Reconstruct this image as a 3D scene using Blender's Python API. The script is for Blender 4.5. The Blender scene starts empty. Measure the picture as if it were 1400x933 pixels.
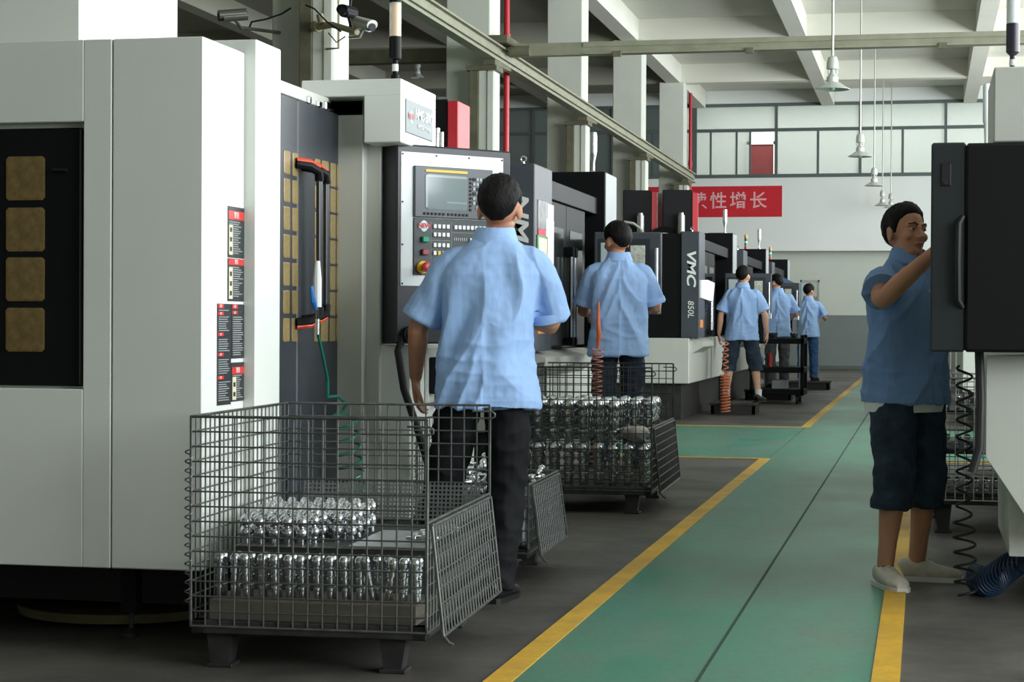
import bpy, bmesh, math, random
from mathutils import Vector, Matrix, noise, Euler

# ------------------------------------------------------------------ camera, world, light, exposure
scene = bpy.context.scene
COL = scene.collection
random.seed(7)
FPX, CX, CY, HC = 2600.0, 700.0, 466.5, 1.15
YAW, PITCH, ROLL = math.radians(12.236), math.radians(-0.5388), math.radians(0.30)
_F = Vector((-math.sin(YAW)*math.cos(PITCH), math.cos(YAW)*math.cos(PITCH), math.sin(PITCH)))
_R0 = Vector((math.cos(YAW), math.sin(YAW), 0)); _U0 = _R0.cross(_F)
_R = _R0*math.cos(ROLL) + _U0*math.sin(ROLL)
_U = _U0*math.cos(ROLL) - _R0*math.sin(ROLL)
CAMO = Vector((0, 0, HC))
cam_data = bpy.data.cameras.new('camera'); cam = bpy.data.objects.new('camera', cam_data); COL.objects.link(cam)
cam_data.sensor_width = 36.0; cam_data.lens = FPX/1400*36.0; cam_data.clip_end = 300
_m = Matrix((_R, _U, -_F)).transposed().to_4x4(); _m.translation = CAMO
cam.matrix_world = _m
scene.camera = cam
def ray(u, v): return _F + _R*((u-CX)/FPX) - _U*((v-CY)/FPX)
def onY(u, v, Y): r = ray(u, v); return CAMO + r*(Y/r.y)
def onX(u, v, X): r = ray(u, v); return CAMO + r*(X/r.x)
def onG(u, v, z=0.0): r = ray(u, v); return CAMO + r*((z-HC)/r.z)

world = bpy.data.worlds.new('daylight'); scene.world = world
world.use_nodes = True
_bg = world.node_tree.nodes['Background']
_bg.inputs[0].default_value = (0.80, 0.90, 1.0, 1); _bg.inputs[1].default_value = 0.6
scene.view_settings.view_transform = 'Standard'
scene.view_settings.look = 'None'
scene.view_settings.exposure = 0.0
scene.view_settings.gamma = 1.0
try: scene.view_settings.use_curve_mapping = False
except Exception: pass
WIN_Y = [1.2 + 6.7*k for k in range(7)]          # window bays of the right hand wall
WIN_POWER = 1080.0
def area(name, loc, rot, sx, sy, power, col=(1, 1, 1)):
    l = bpy.data.lights.new(name, 'AREA'); l.shape = 'RECTANGLE'; l.size = sx; l.size_y = sy
    l.energy = power; l.color = col
    o = bpy.data.objects.new(name, l); o.location = loc; o.rotation_euler = rot; COL.objects.link(o)
    return o
for k, wy in enumerate(WIN_Y):                      # daylight entering each window bay
    area('window_daylight', (9.2, wy, 4.0), (0, math.radians(90), 0), 4.6, 5.6, WIN_POWER, (0.93, 0.98, 1.0))
area('corridor_fill_light', (-1.0, 50.6, 7.1), (0, 0, 0), 9.5, 0.8, 210, (1.0, 0.99, 0.95))  # unseen lamp added to brighten the corridor behind the glass

# ------------------------------------------------------------------ materials
def lin(c):
    out = []
    for v in c[:3]:
        v = v/255.0
        out.append(v/12.92 if v <= 0.04045 else ((v+0.055)/1.055)**2.4)
    return (*out, 1.0)
MATS = {}
def mat(name, rgb, rough=0.5, metal=0.0, var=0.0, vscale=3.0, bump=0.0, bscale=60.0, alpha=1.0, emit=0.0, spec=0.5, rgb2=None, detail=6.0, stretch=None, coat=0.0, trans=0.0):
    if name in MATS: return MATS[name]
    m = bpy.data.materials.new(name); m.use_nodes = True
    nt = m.node_tree; p = nt.nodes['Principled BSDF']
    c = lin(rgb)
    p.inputs['Base Color'].default_value = c
    p.inputs['Roughness'].default_value = rough; p.inputs['Metallic'].default_value = metal
    p.inputs['Specular IOR Level'].default_value = spec
    p.inputs['Alpha'].default_value = alpha
    p.inputs['Coat Weight'].default_value = coat
    p.inputs['Transmission Weight'].default_value = trans
    if emit: p.inputs['Emission Color'].default_value = c; p.inputs['Emission Strength'].default_value = emit
    if var or rgb2 or bump:
        tc = nt.nodes.new('ShaderNodeTexCoord'); mp = nt.nodes.new('ShaderNodeMapping')
        nt.links.new(tc.outputs['Object'], mp.inputs['Vector'])
        if stretch: mp.inputs['Scale'].default_value = stretch
    if var or rgb2:
        n = nt.nodes.new('ShaderNodeTexNoise'); n.inputs['Scale'].default_value = vscale; n.inputs['Detail'].default_value = detail
        n.inputs['Roughness'].default_value = 0.62
        nt.links.new(mp.outputs[0], n.inputs['Vector'])
        r = nt.nodes.new('ShaderNodeValToRGB')
        a = tuple(x*(1-var) for x in c[:3])+(1,)
        b = lin(rgb2) if rgb2 else tuple(min(1, x*(1+var)) for x in c[:3])+(1,)
        if rgb2: a = c
        r.color_ramp.elements[0].color = a; r.color_ramp.elements[1].color = b
        r.color_ramp.elements[0].position = 0.36; r.color_ramp.elements[1].position = 0.66
        nt.links.new(n.outputs['Fac'], r.inputs['Fac']); nt.links.new(r.outputs['Color'], p.inputs['Base Color'])
    if bump:
        n2 = nt.nodes.new('ShaderNodeTexNoise'); n2.inputs['Scale'].default_value = bscale; n2.inputs['Detail'].default_value = 4
        nt.links.new(mp.outputs[0], n2.inputs['Vector'])
        bp = nt.nodes.new('ShaderNodeBump'); bp.inputs['Strength'].default_value = bump; bp.inputs['Distance'].default_value = 0.01
        nt.links.new(n2.outputs['Fac'], bp.inputs['Height']); nt.links.new(bp.outputs[0], p.inputs['Normal'])
    MATS[name] = m
    return m
W = mat('white_machine_paint', (222, 226, 220), 0.42, var=0.025, vscale=1.5)
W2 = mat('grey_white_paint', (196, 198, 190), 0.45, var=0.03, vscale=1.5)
DG = mat('dark_grey_panel_paint', (72, 77, 84), 0.42, var=0.05, spec=0.35)
DOORM = mat('slate_door_paint', (50, 55, 61), 0.4, var=0.05)
BK = mat('black_machine_paint', (19, 20, 22), 0.5, var=0.1, spec=0.14)
BK2 = mat('matt_black', (18, 18, 19), 0.6)
RUB = mat('black_rubber', (20, 20, 21), 0.55)
AMB = mat('amber_window', (146, 128, 86), 0.25, var=0.12, vscale=5)
AMBD = mat('dim_amber_window', (112, 92, 52), 0.22, var=0.25, vscale=4)
CHROME = mat('chrome', (225, 226, 228), 0.16, 1.0)
STEEL = mat('polished_steel', (205, 208, 212), 0.17, 1.0, var=0.12, vscale=25)
WIRE = mat('galvanised_wire', (104, 106, 104), 0.45, 0.75, var=0.3, vscale=14)
WIRED = mat('dark_wire', (66, 66, 64), 0.5, 0.6, var=0.3, vscale=14)
IRON = mat('dark_base_iron', (52, 52, 51), 0.6, 0.35, var=0.3, vscale=9)
RED = mat('red_paint', (186, 26, 40), 0.4)
REDD = mat('red_plastic', (204, 48, 44), 0.32)
ORANGE = mat('orange_red_grip', (226, 72, 36), 0.4)
ORT = mat('orange_tag', (236, 140, 52), 0.5)
YEL = mat('yellow_plastic', (232, 190, 40), 0.4)
GRN = mat('green_plastic', (24, 150, 110), 0.35)
PAPER = mat('white_paper', (238, 240, 238), 0.7, var=0.04, vscale=12, bump=0.15, bscale=25)
OLIVE = mat('olive_grey_crane_paint', (142, 142, 122), 0.6, var=0.12, vscale=4)
OLIVD = mat('olive_brown_steel', (98, 96, 76), 0.65, var=0.2, vscale=6)
PLAST = mat('off_white_plaster', (206, 209, 198), 0.85, var=0.05, vscale=0.9)
CEIL = mat('ceiling_paint', (214, 214, 202), 0.9, var=0.03, vscale=0.7)
WALLU = mat('upper_wall_paint', (222, 226, 222), 0.85, var=0.02, vscale=0.5)
WALLL = mat('lower_wall_shaded_paint', (192, 197, 186), 0.85, var=0.03, vscale=0.5)  # wall paint darkened to carry the shade of the overhang above
DADO = mat('grey_green_dado', (112, 121, 119), 0.7, var=0.06, vscale=0.8)
FRAME = mat('window_frame_green_grey', (84, 94, 92), 0.5, var=0.05)
SKIN = mat('skin', (186, 134, 106), 0.5, var=0.07, vscale=14, spec=0.35)
SKINL = mat('pale_skin', (214, 168, 142), 0.5, var=0.07, vscale=14, spec=0.35)
HAIR = mat('black_hair', (15, 13, 12), 0.6, var=0.4, vscale=55, bump=0.6, bscale=170, stretch=(1, 1, 0.35), spec=0.2)
SHIRT = mat('light_blue_cotton', (156, 188, 234), 0.78, var=0.05, vscale=6, bump=0.75, bscale=9, stretch=(1.5, 1.5, 0.6), spec=0.2)
SHIRTD = mat('mid_blue_cotton', (116, 146, 192), 0.8, var=0.06, vscale=6, bump=0.75, bscale=9, stretch=(1.5, 1.5, 0.6), spec=0.2)
TRB = mat('black_trousers', (24, 25, 28), 0.8, var=0.2, vscale=7, bump=0.3, bscale=12, spec=0.2)
TRN = mat('navy_trousers', (44, 54, 72), 0.8, var=0.2, vscale=7, bump=0.3, bscale=12, spec=0.2)
DENIM = mat('dark_denim', (46, 58, 72), 0.85, var=0.3, vscale=9, bump=0.4, bscale=30, spec=0.2)
TRG = mat('grey_trousers', (92, 94, 100), 0.85, var=0.2, vscale=7, spec=0.2)
WHITEC = mat('white_cotton', (226, 228, 226), 0.85, spec=0.2)
SHOEW = mat('off_white_leather', (196, 190, 176), 0.6, var=0.12, vscale=25)
SHOEB = mat('black_leather', (24, 24, 26), 0.45)

# ------------------------------------------------------------------ mesh builder
class MB:
    def __init__(s, m=None):
        s.v = []; s.f = []; s.m = m or Matrix()
    def add(s, vs, fs):
        o = len(s.v); s.v += [s.m @ Vector(p) for p in vs]; s.f += [[i+o for i in f] for f in fs]; return s
    def box(s, x0, x1, y0, y1, z0, z1, bev=0.0):
        x0, x1 = min(x0, x1), max(x0, x1); y0, y1 = min(y0, y1), max(y0, y1); z0, z1 = min(z0, z1), max(z0, z1)
        if bev <= 0:
            vs = [(x0,y0,z0),(x1,y0,z0),(x1,y1,z0),(x0,y1,z0),(x0,y0,z1),(x1,y0,z1),(x1,y1,z1),(x0,y1,z1)]
            return s.add(vs, [(0,3,2,1),(4,5,6,7),(0,1,5,4),(1,2,6,5),(2,3,7,6),(3,0,4,7)])
        b = min(bev, (x1-x0)*.49, (y1-y0)*.49, (z1-z0)*.49)
        X = (x0, x1); Y = (y0, y1); Z = (z0, z1); vs = []; idx = {}
        for i in (0, 1):
            for j in (0, 1):
                for k in (0, 1):
                    sx, sy, sz = (1-2*i), (1-2*j), (1-2*k)
                    for a in range(3):
                        p = [X[i], Y[j], Z[k]]
                        for ax, sg in ((0, sx), (1, sy), (2, sz)):
                            if ax != a: p[ax] += sg*b
                        idx[(i, j, k, a)] = len(vs); vs.append(tuple(p))
        fs = []
        def q(*ks): fs.append([idx[k] for k in ks])
        for i in (0, 1):
            ks = [(i,0,0,0),(i,1,0,0),(i,1,1,0),(i,0,1,0)]; q(*(ks if i else ks[::-1]))
            ks = [(0,i,0,1),(0,i,1,1),(1,i,1,1),(1,i,0,1)]; q(*(ks if i else ks[::-1]))
            ks = [(0,0,i,2),(1,0,i,2),(1,1,i,2),(0,1,i,2)]; q(*(ks if i else ks[::-1]))
        for i in (0, 1):
            for j in (0, 1):
                fl = (i+j) % 2
                ks = [(i,j,0,0),(i,j,1,0),(i,j,1,1),(i,j,0,1)]; q(*(ks[::-1] if fl else ks))
                ks = [(i,0,j,0),(i,0,j,2),(i,1,j,2),(i,1,j,0)]; q(*(ks[::-1] if fl else ks))
                ks = [(0,i,j,1),(1,i,j,1),(1,i,j,2),(0,i,j,2)]; q(*(ks[::-1] if fl else ks))
        for i in (0, 1):
            for j in (0, 1):
                for k in (0, 1):
                    ks = [(i,j,k,0),(i,j,k,1),(i,j,k,2)]; q(*ks)
        return s.add(vs, fs)
    def tube(s, pts, rad, seg=8, caps=True, aspect=1.0, side=None):
        pts = [Vector(p) for p in pts]; n = len(pts)
        if not isinstance(rad, (list, tuple)): rad = [rad]*n
        rad = [r if isinstance(r, (list, tuple)) else (r, r*aspect) for r in rad]
        t0 = (pts[1]-pts[0]).normalized()
        ref = Vector(side) if side else (Vector((1, 0, 0)) if abs(t0.x) < 0.9 else Vector((0, 1, 0)))
        u = (ref - t0*ref.dot(t0)).normalized()
        vs = []; fs = []
        for i, p in enumerate(pts):
            t = (pts[min(i+1, n-1)]-pts[max(i-1, 0)]).normalized()
            u = u - t*u.dot(t)
            u = u.normalized() if u.length > 1e-6 else t.orthogonal().normalized()
            w = t.cross(u); ru, rv = rad[i]
            for k in range(seg):
                a = 2*math.pi*k/seg
                vs.append(p + u*(ru*math.cos(a)) + w*(rv*math.sin(a)))
        for i in range(n-1):
            for k in range(seg):
                a, b = i*seg+k, i*seg+(k+1) % seg
                fs.append((a, b, b+seg, a+seg))
        if caps:
            fs.append(list(range(seg))[::-1]); fs.append([(n-1)*seg+k for k in range(seg)])
        return s.add(vs, fs)
    def cyl(s, p0, p1, r, seg=12, r1=None):
        return s.tube([p0, p1], [r, r if r1 is None else r1], seg)
    def lathe(s, prof, o=(0, 0, 0), seg=16):
        vs = []; fs = []; n = len(prof)
        for (r, z) in prof:
            for k in range(seg):
                a = 2*math.pi*k/seg; vs.append((o[0]+r*math.cos(a), o[1]+r*math.sin(a), o[2]+z))
        for i in range(n-1):
            for k in range(seg):
                a, b = i*seg+k, i*seg+(k+1) % seg; fs.append((a, b, b+seg, a+seg))
        fs.append(list(range(seg))[::-1]); fs.append([(n-1)*seg+k for k in range(seg)])
        return s.add(vs, fs)
    def prism(s, poly, axis, a, b):
        n = len(poly); vs = []
        for t in (a, b):
            for (p, q) in poly:
                vs.append({'x': (t, p, q), 'y': (p, t, q), 'z': (p, q, t)}[axis])
        fs = [list(range(n)), [n+i for i in range(n)][::-1]]
        for i in range(n): fs.append((i, i+n, (i+1) % n+n, (i+1) % n))
        return s.add(vs, fs)
    def ell(s, c, r, seg=16, rings=10, rot=None):
        vs = []; fs = []; M3 = rot or Matrix.Identity(3); c = Vector(c)
        for i in range(rings+1):
            th = math.pi*i/rings
            for k in range(seg):
                a = 2*math.pi*k/seg
                th2 = min(max(th, 0.02), math.pi-0.02)
                vs.append(c + M3 @ Vector((r[0]*math.sin(th2)*math.cos(a), r[1]*math.sin(th2)*math.sin(a), -r[2]*math.cos(th2))))
        for i in range(rings):
            for k in range(seg):
                a, b = i*seg+k, i*seg+(k+1) % seg; fs.append((a, b, b+seg, a+seg))
        fs.append(list(range(seg))[::-1]); fs.append([rings*seg+k for k in range(seg)])
        return s.add(vs, fs)
    def mesh(s, name, m, smooth=True, off=None, fix=True):
        me = bpy.data.meshes.new(name)
        vs = s.v if off is None else [p-off for p in s.v]
        me.from_pydata([tuple(p) for p in vs], [], s.f)
        if fix:
            bm = bmesh.new(); bm.from_mesh(me); bmesh.ops.recalc_face_normals(bm, faces=bm.faces); bm.to_mesh(me); bm.free()
        if m: me.materials.append(m)
        if smooth:
            me.polygons.foreach_set('use_smooth', [True]*len(me.polygons)); me.set_sharp_from_angle(angle=math.radians(35))
        me.update()
        return me

def base_of(T):
    p = T
    off = Vector((0, 0, 0)); 
    while p: off += p.location; p = p.parent
    return off
def link(o, parent=None):
    COL.objects.link(o)
    if parent: o.parent = parent
    return o
def part(T, name, mb, m, smooth=True, label=None, world=True):
    """mesh part of thing T; builder coordinates are world coordinates (T carries no rotation) unless world=False"""
    off = base_of(T) if world else None
    o = bpy.data.objects.new(name, mb.mesh(name, m, smooth, off))
    if label: o['label'] = label
    return link(o, T)
def tag(o, label=None, cat=None, group=None, kind=None):
    if label: o['label'] = label
    if cat: o['category'] = cat
    if group: o['group'] = group
    if kind: o['kind'] = kind
    return o
def thing(name, label, cat, loc=(0, 0, 0), rotz=0.0, group=None):
    o = bpy.data.objects.new(name, None); o.location = loc; o.rotation_euler = (0, 0, rotz); o.empty_display_size = 0.1
    return tag(link(o), label, cat, group)
def solo(name, mb, m, label, cat, loc=(0, 0, 0), group=None, smooth=True):
    o = bpy.data.objects.new(name, mb.mesh(name, m, smooth, Vector(loc))); o.location = loc
    return tag(link(o), label, cat, group)
def struct(name, mb, m, parent=None, smooth=False):
    o = bpy.data.objects.new(name, mb.mesh(name, m, smooth)); link(o, parent)
    if not parent: o['kind'] = 'structure'
    return o
def text_mesh(body, size, m, name='lettering', depth=0.002, align='CENTER', shear=0.0, bold=0.0, sx=1.0, space=1.0):
    cu = bpy.data.curves.new(name, 'FONT'); cu.body = body; cu.size = size; cu.extrude = depth; cu.align_x = align; cu.align_y = 'CENTER'
    cu.shear = shear; cu.offset = bold; cu.space_character = space
    to = bpy.data.objects.new(name, cu); COL.objects.link(to)
    dg = bpy.context.evaluated_depsgraph_get()
    me = bpy.data.meshes.new_from_object(to.evaluated_get(dg))
    bpy.data.objects.remove(to); me.name = name
    me.materials.clear(); me.materials.append(m)
    if sx != 1.0:
        for v in me.vertices: v.co.x *= sx
    return me
def text_part(T, body, size, m, origin, right, up, name='lettering', **k):
    """flat lettering; origin in world coordinates, right/up world directions"""
    me = text_mesh(body, size, m, name, **k)
    r = Vector(right).normalized(); u = Vector(up).normalized(); n = r.cross(u)
    M3 = Matrix((r, u, n)).transposed(); o0 = Vector(origin) - base_of(T)
    for v in me.vertices: v.co = M3 @ v.co + o0
    o = bpy.data.objects.new(name, me)
    return link(o, T)
def helix(p0, p1, R, turns, n=12, sag=None):
    p0 = Vector(p0); p1 = Vector(p1); t = (p1-p0).normalized(); u = t.orthogonal().normalized(); w = t.cross(u)
    pts = []; N = int(turns*n)
    for i in range(N+1):
        a = 2*math.pi*i/n; pts.append(p0.lerp(p1, i/N) + u*(R*math.cos(a)) + w*(R*math.sin(a)))
    return pts

# ------------------------------------------------------------------ floor paint materials
def worn(name, rgb, rgb_worn, rough, scale, amount, stretch=(1, 1, 1), rough2=None, fine=40):
    m = bpy.data.materials.new(name); m.use_nodes = True; nt = m.node_tree; p = nt.nodes['Principled BSDF']
    tc = nt.nodes.new('ShaderNodeTexCoord'); mp = nt.nodes.new('ShaderNodeMapping'); mp.inputs['Scale'].default_value = stretch
    nt.links.new(tc.outputs['Object'], mp.inputs['Vector'])
    n1 = nt.nodes.new('ShaderNodeTexNoise'); n1.inputs['Scale'].default_value = scale; n1.inputs['Detail'].default_value = 8; n1.inputs['Roughness'].default_value = 0.68
    n2 = nt.nodes.new('ShaderNodeTexNoise'); n2.inputs['Scale'].default_value = fine; n2.inputs['Detail'].default_value = 5
    nt.links.new(mp.outputs[0], n1.inputs['Vector']); nt.links.new(mp.outputs[0], n2.inputs['Vector'])
    r = nt.nodes.new('ShaderNodeValToRGB'); r.color_ramp.elements[0].position = 0.5-0.14; r.color_ramp.elements[1].position = 0.5+0.16
    r.color_ramp.elements[0].color = (0, 0, 0, 1); r.color_ramp.elements[1].color = (amount,)*3+(1,)
    nt.links.new(n1.outputs['Fac'], r.inputs['Fac'])
    mx = nt.nodes.new('ShaderNodeMix'); mx.data_type = 'RGBA'
    mx.inputs['A'].default_value = lin(rgb); mx.inputs['B'].default_value = lin(rgb_worn)
    nt.links.new(r.outputs['Color'], mx.inputs['Factor'])
    m2 = nt.nodes.new('ShaderNodeMix'); m2.data_type = 'RGBA'; m2.blend_type = 'MULTIPLY'; m2.inputs['Factor'].default_value = 0.35
    nt.links.new(mx.outputs['Result'], m2.inputs['A']); nt.links.new(n2.outputs['Fac'], m2.inputs['B'])
    nt.links.new(m2.outputs['Result'], p.inputs['Base Color'])
    mr = nt.nodes.new('ShaderNodeMapRange'); mr.inputs['To Min'].default_value = rough; mr.inputs['To Max'].default_value = rough2 or rough+0.2
    nt.links.new(n1.outputs['Fac'], mr.inputs['Value']); nt.links.new(mr.outputs[0], p.inputs['Roughness'])
    bp = nt.nodes.new('ShaderNodeBump'); bp.inputs['Strength'].default_value = 0.08; bp.inputs['Distance'].default_value = 0.004
    nt.links.new(n2.outputs['Fac'], bp.inputs['Height']); nt.links.new(bp.outputs[0], p.inputs['Normal'])
    p.inputs['Specular IOR Level'].default_value = 0.4
    return m
CONC = worn('stained_concrete', (100, 96, 91), (60, 58, 55), 0.36, 1.3, 1.0, (1, 1, 1), 0.65)
GREEN = worn('green_floor_paint', (34, 138, 106), (104, 132, 116), 0.2, 1.2, 0.9, (1.6, 0.8, 1), 0.5, 25)
YELL = worn('yellow_floor_paint', (238, 186, 44), (176, 142, 70), 0.4, 4.0, 0.6, (1, 1, 1), 0.6)

# ------------------------------------------------------------------ the hall
struct('floor', MB().box(-16, 9.8, -11, 52, -0.15, 0), CONC)
g = MB().box(-1.29, -0.14, -10, 49.9, -0.01, 0.003)
struct('floor_aisle_coating', g, GREEN)
struct('floor_cross_aisle_coating', MB().box(-13, -1.30, 16.36, 21.40, -0.01, 0.003), GREEN)
struct('floor_cross_aisle_coating', MB().box(-0.13, 6, 16.36, 21.40, -0.01, 0.003), GREEN)
yl = [(-1.37, -1.28, -10, 16.36), (-1.34, -1.245, 21.40, 49.9), (-0.16, -0.07, -10, 16.36), (-0.16, -0.07, 21.4, 49.9),
      (-13, -1.37, 16.27, 16.36), (-13, -1.34, 21.40, 21.49), (-0.07, 6, 16.27, 16.36), (-0.07, 6, 21.4, 21.49)]
for i, (a, b, c, d) in enumerate(yl):
    struct('trim_%d' % (i+1), MB().box(a, b, c, d, -0.01, 0.0055), YELL)
struct('trim_%d' % (len(yl)+1), MB().box(-0.712, -0.700, -10, 30, -0.01, 0.0042), mat('floor_joint_filler', (38, 62, 56), 0.8))

COLY = [17.5 + 6.72*k for k in range(5)]
for i, y in enumerate(COLY):
    struct('column', MB().box(-6.08, -5.5, y-0.3, y+0.3, 0, 6.78, 0.012), PLAST)
for i, y in enumerate(COLY[:1]):
    pass
BAY_SHADE = mat('side_bay_shade_grey', (142, 142, 128), 0.9, var=0.06, vscale=0.8)  # greyer coat stands in for the dim light of the side bay
struct('ceiling', MB().box(-6.0, 9.8, -11, 52, 7.2, 7.45), CEIL)
struct('ceiling_side_bay', MB().box(-16, -6.0, -11, 52, 7.2, 7.45), BAY_SHADE)
for y in [COLY[0]-6.72*3, COLY[0]-6.72*2, COLY[0]-6.72] + COLY:
    struct('ceiling_beam', MB().box(-5.9, 9.8, y-0.18, y+0.18, 6.77, 7.22), CEIL)
    struct('ceiling_beam', MB().box(-16, -5.9, y-0.18, y+0.18, 6.77, 7.22), BAY_SHADE)
for x in (-12.9, -9.3, -5.75, -2.45, 1.08, 4.6, 8.0):
    struct('ceiling_beam', MB().box(x-0.16, x+0.16, -11, 49.3, 6.76, 7.22), BAY_SHADE if x < -6 else CEIL)
struct('wall_left', MB().box(-16.2, -16, -11, 52, 0, 7.3), BAY_SHADE)
struct('wall_back', MB().box(-16, 9.8, -11.2, -11, 0, 7.3), PLAST)
wr = MB().box(9.6, 9.8, -11, 52, 0, 1.6).box(9.6, 9.8, -11, 52, 6.4, 7.3)
edges = [-11] + [v for wy in WIN_Y for v in (wy-2.9, wy+2.9)] + [52]
for a, b in zip(edges[0::2], edges[1::2]): wr.box(9.6, 9.8, a, b, 1.6, 6.4)
struct('wall_right', wr, PLAST)
wf = MB().box(-16, 9.8, 50.0, 50.2, 0, 3.2)
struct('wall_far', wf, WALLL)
struct('wall_far_dado', MB().box(-16, 9.8, 49.985, 50.02, 0, 1.40), DADO)
struct('baseboard_far', MB().box(-16, 9.8, 49.97, 50.02, 0, 0.09), mat('dark_skirting', (84, 92, 90), 0.7))
struct('wall_far_upper', MB().box(-16, 9.8, 49.4, 49.6, 3.05, 4.96).box(-16, 9.8, 49.6, 52, 3.05, 3.25).box(-16, 9.8, 49.4, 49.6, 6.86, 7.2), WALLU)
struct('wall_corridor', MB().box(-16, 9.8, 51.8, 52, 3.2, 7.2).box(-6.35, -6.2, 49.6, 51.8, 3.2, 7.2).box(4.4, 4.55, 49.6, 51.8, 3.2, 7.2), WALLU)  # cross walls added to hold the corridor light within the main bay
# glazed band above: frame members and single panes
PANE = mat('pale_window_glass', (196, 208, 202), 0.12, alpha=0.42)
PANE_SHADED = mat('shaded_window_glass', (120, 134, 130), 0.12, alpha=0.45)  # same glass, darker tint stands in for the dim bay's shade
win = struct('window_1', MB().box(-16, 9.8, 49.36, 49.46, 6.78, 6.86).box(-16, 9.8, 49.36, 49.46, 4.94, 5.03).box(-16, 9.8, 49.36, 49.46, 6.13, 6.21), FRAME)
px0 = -5.90
posts = [px0 + 2.13*k for k in range(-4, 7)]
for k, x in enumerate(posts):
    w = 0.16 if k == 4 else 0.075
    struct('mullion', MB().box(x-w/2, x+w/2, 49.35, 49.47, 4.96, 6.84), FRAME, win)
for k in range(len(posts)-1):
    a, b = posts[k]+0.04, posts[k+1]-0.04; pm = PANE if k >= 4 else PANE_SHADED
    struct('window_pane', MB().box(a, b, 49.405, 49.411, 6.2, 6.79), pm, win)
    mid = (a+b)/2
    if k == 4:     # sliding leaves pushed aside in front of the red door
        for (c, d, yy) in ((-5.84, -5.45, 49.400), (-5.47, -4.80, 49.415), (-4.80, -4.43, 49.430)):
            struct('window_pane', MB().box(c, d, yy, yy+0.005, 5.02, 6.14), pm, win)
        for c in (-5.46, -4.79, -4.44):
            struct('mullion', MB().box(c-0.025, c+0.025, 49.395, 49.44, 5.02, 6.14), FRAME, win)
    else:
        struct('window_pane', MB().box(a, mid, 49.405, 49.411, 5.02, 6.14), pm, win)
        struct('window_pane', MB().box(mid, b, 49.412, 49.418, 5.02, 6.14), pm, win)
        struct('mullion', MB().box(mid-0.03, mid+0.03, 49.395, 49.43, 5.02, 6.14), FRAME, win)
d1 = struct('door_1', MB().box(-4.66, -4.02, 51.74, 51.8, 4.2, 6.02), mat('dark_red_door', (112, 44, 46), 0.5, var=0.1))
struct('door_frame', MB().box(-4.74, -4.66, 51.70, 51.8, 4.2, 6.10).box(-4.02, -3.94, 51.70, 51.8, 4.2, 6.10).box(-4.74, -3.94, 51.70, 51.8, 6.02, 6.10), WHITEC, d1)
# banner on the upper wall
bn = thing('banner', 'red cloth banner with pale Chinese lettering on the far upper wall', 'banner', (-5.4, 49.38, 3.93))
part(bn, 'cloth', MB().box(-7.9, -3.61, 49.385, 49.398, 3.93, 4.73), mat('red_banner_cloth', (196, 30, 44), 0.8, var=0.06))
text_part(bn, '持续性增长', 0.455, mat('pale_pink_print', (222, 170, 172), 0.8), (-5.25, 49.38, 4.33), (1, 0, 0), (0, 0, 1), depth=0.003, bold=0.006, space=1.26)

# crane: runway rail on posts beside the columns, bridge beam across the hall
rail = thing('crane_runway_rail', 'long olive grey steel runway rail running past the columns', 'crane rail', (-5.40, 15, 4.5))
rm = MB()
rm.box(-5.47, -5.33, 9, 45.1, 4.50, 4.525).box(-5.47, -5.33, 9, 45.1, 4.695, 4.72).box(-5.415, -5.385, 9, 45.1, 4.52, 4.70)
part(rail, 'rail_beam', rm, OLIVE, False)
part(rail, 'running_strip', MB().box(-5.42, -5.38, 9, 45.1, 4.72, 4.75), OLIVD, False)
part(rail, 'side_channel', MB().box(-5.372, -5.345, 9, 45.0, 4.575, 4.64), OLIVE, False)
for y in COLY:
    part(rail, 'bracket', MB().prism([(y-0.70, 4.5), (y+0.26, 4.5), (y+0.26, 4.46), (y-0.70, 4.425)], 'x', -5.49, -5.34), OLIVD, False)
for i, y in enumerate(COLY):
    p = thing('crane_post', 'steel post of the crane runway beside a column', 'post', (-5.5, y-0.45, 0), group='crane runway posts')
    part(p, 'flange', MB().box(-5.68, -5.56, y-0.68, y-0.36, 0, 4.36, 0.006), OLIVD)
    part(p, 'web', MB().box(-5.56, -5.46, y-0.66, y-0.38, 0, 4.36, 0.006), PLAST)
    part(p, 'front_flange', MB().box(-5.46, -5.35, y-0.68, y-0.36, 0, 4.36, 0.02), PLAST)
    part(p, 'cap_plate', MB().box(-5.72, -5.32, y-0.70, y-0.32, 4.36, 4.42), OLIVD)
br = thing('crane_bridge_beam', 'olive grey bridge beam of the overhead crane crossing the hall', 'crane beam', (-1, 24.4, 4.6))
part(br, 'beam', MB().box(-5.46, 6.0, 24.32, 24.48, 4.64, 4.80), OLIVE, False)
part(br, 'upper_channel', MB().box(-4.35, 6.0, 24.30, 24.34, 4.735, 4.80).box(-4.35, 6.0, 24.30, 24.34, 4.64, 4.665), OLIVE, False)
part(br, 'end_carriage', MB().box(-5.52, -5.26, 23.9, 24.9, 4.755, 4.86, 0.01), OLIVD)
part(br, 'carriage_motor', MB().cyl((-5.28, 24.15, 4.68), (-5.02, 24.15, 4.68), 0.07), OLIVD)
for x in (-3.9, -2.2, 0.2): part(br, 'trolley_clip', MB().box(x-0.05, x+0.05, 24.27, 24.33, 4.60, 4.67), OLIVD)
b2 = thing('crane_bridge_beam', 'dark olive beam behind the cameras in the bay beyond the columns', 'crane beam', (-9, 24.6, 4.6))
part(b2, 'beam', MB().box(-13, -5.6, 24.5, 24.7, 4.62, 4.80), OLIVD, False)
for x in (-9.5, -6.1, -5.75): part(b2, 'hanger', MB().box(x-0.08, x+0.08, 24.44, 24.76, 4.47, 4.62), OLIVD, False)
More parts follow.
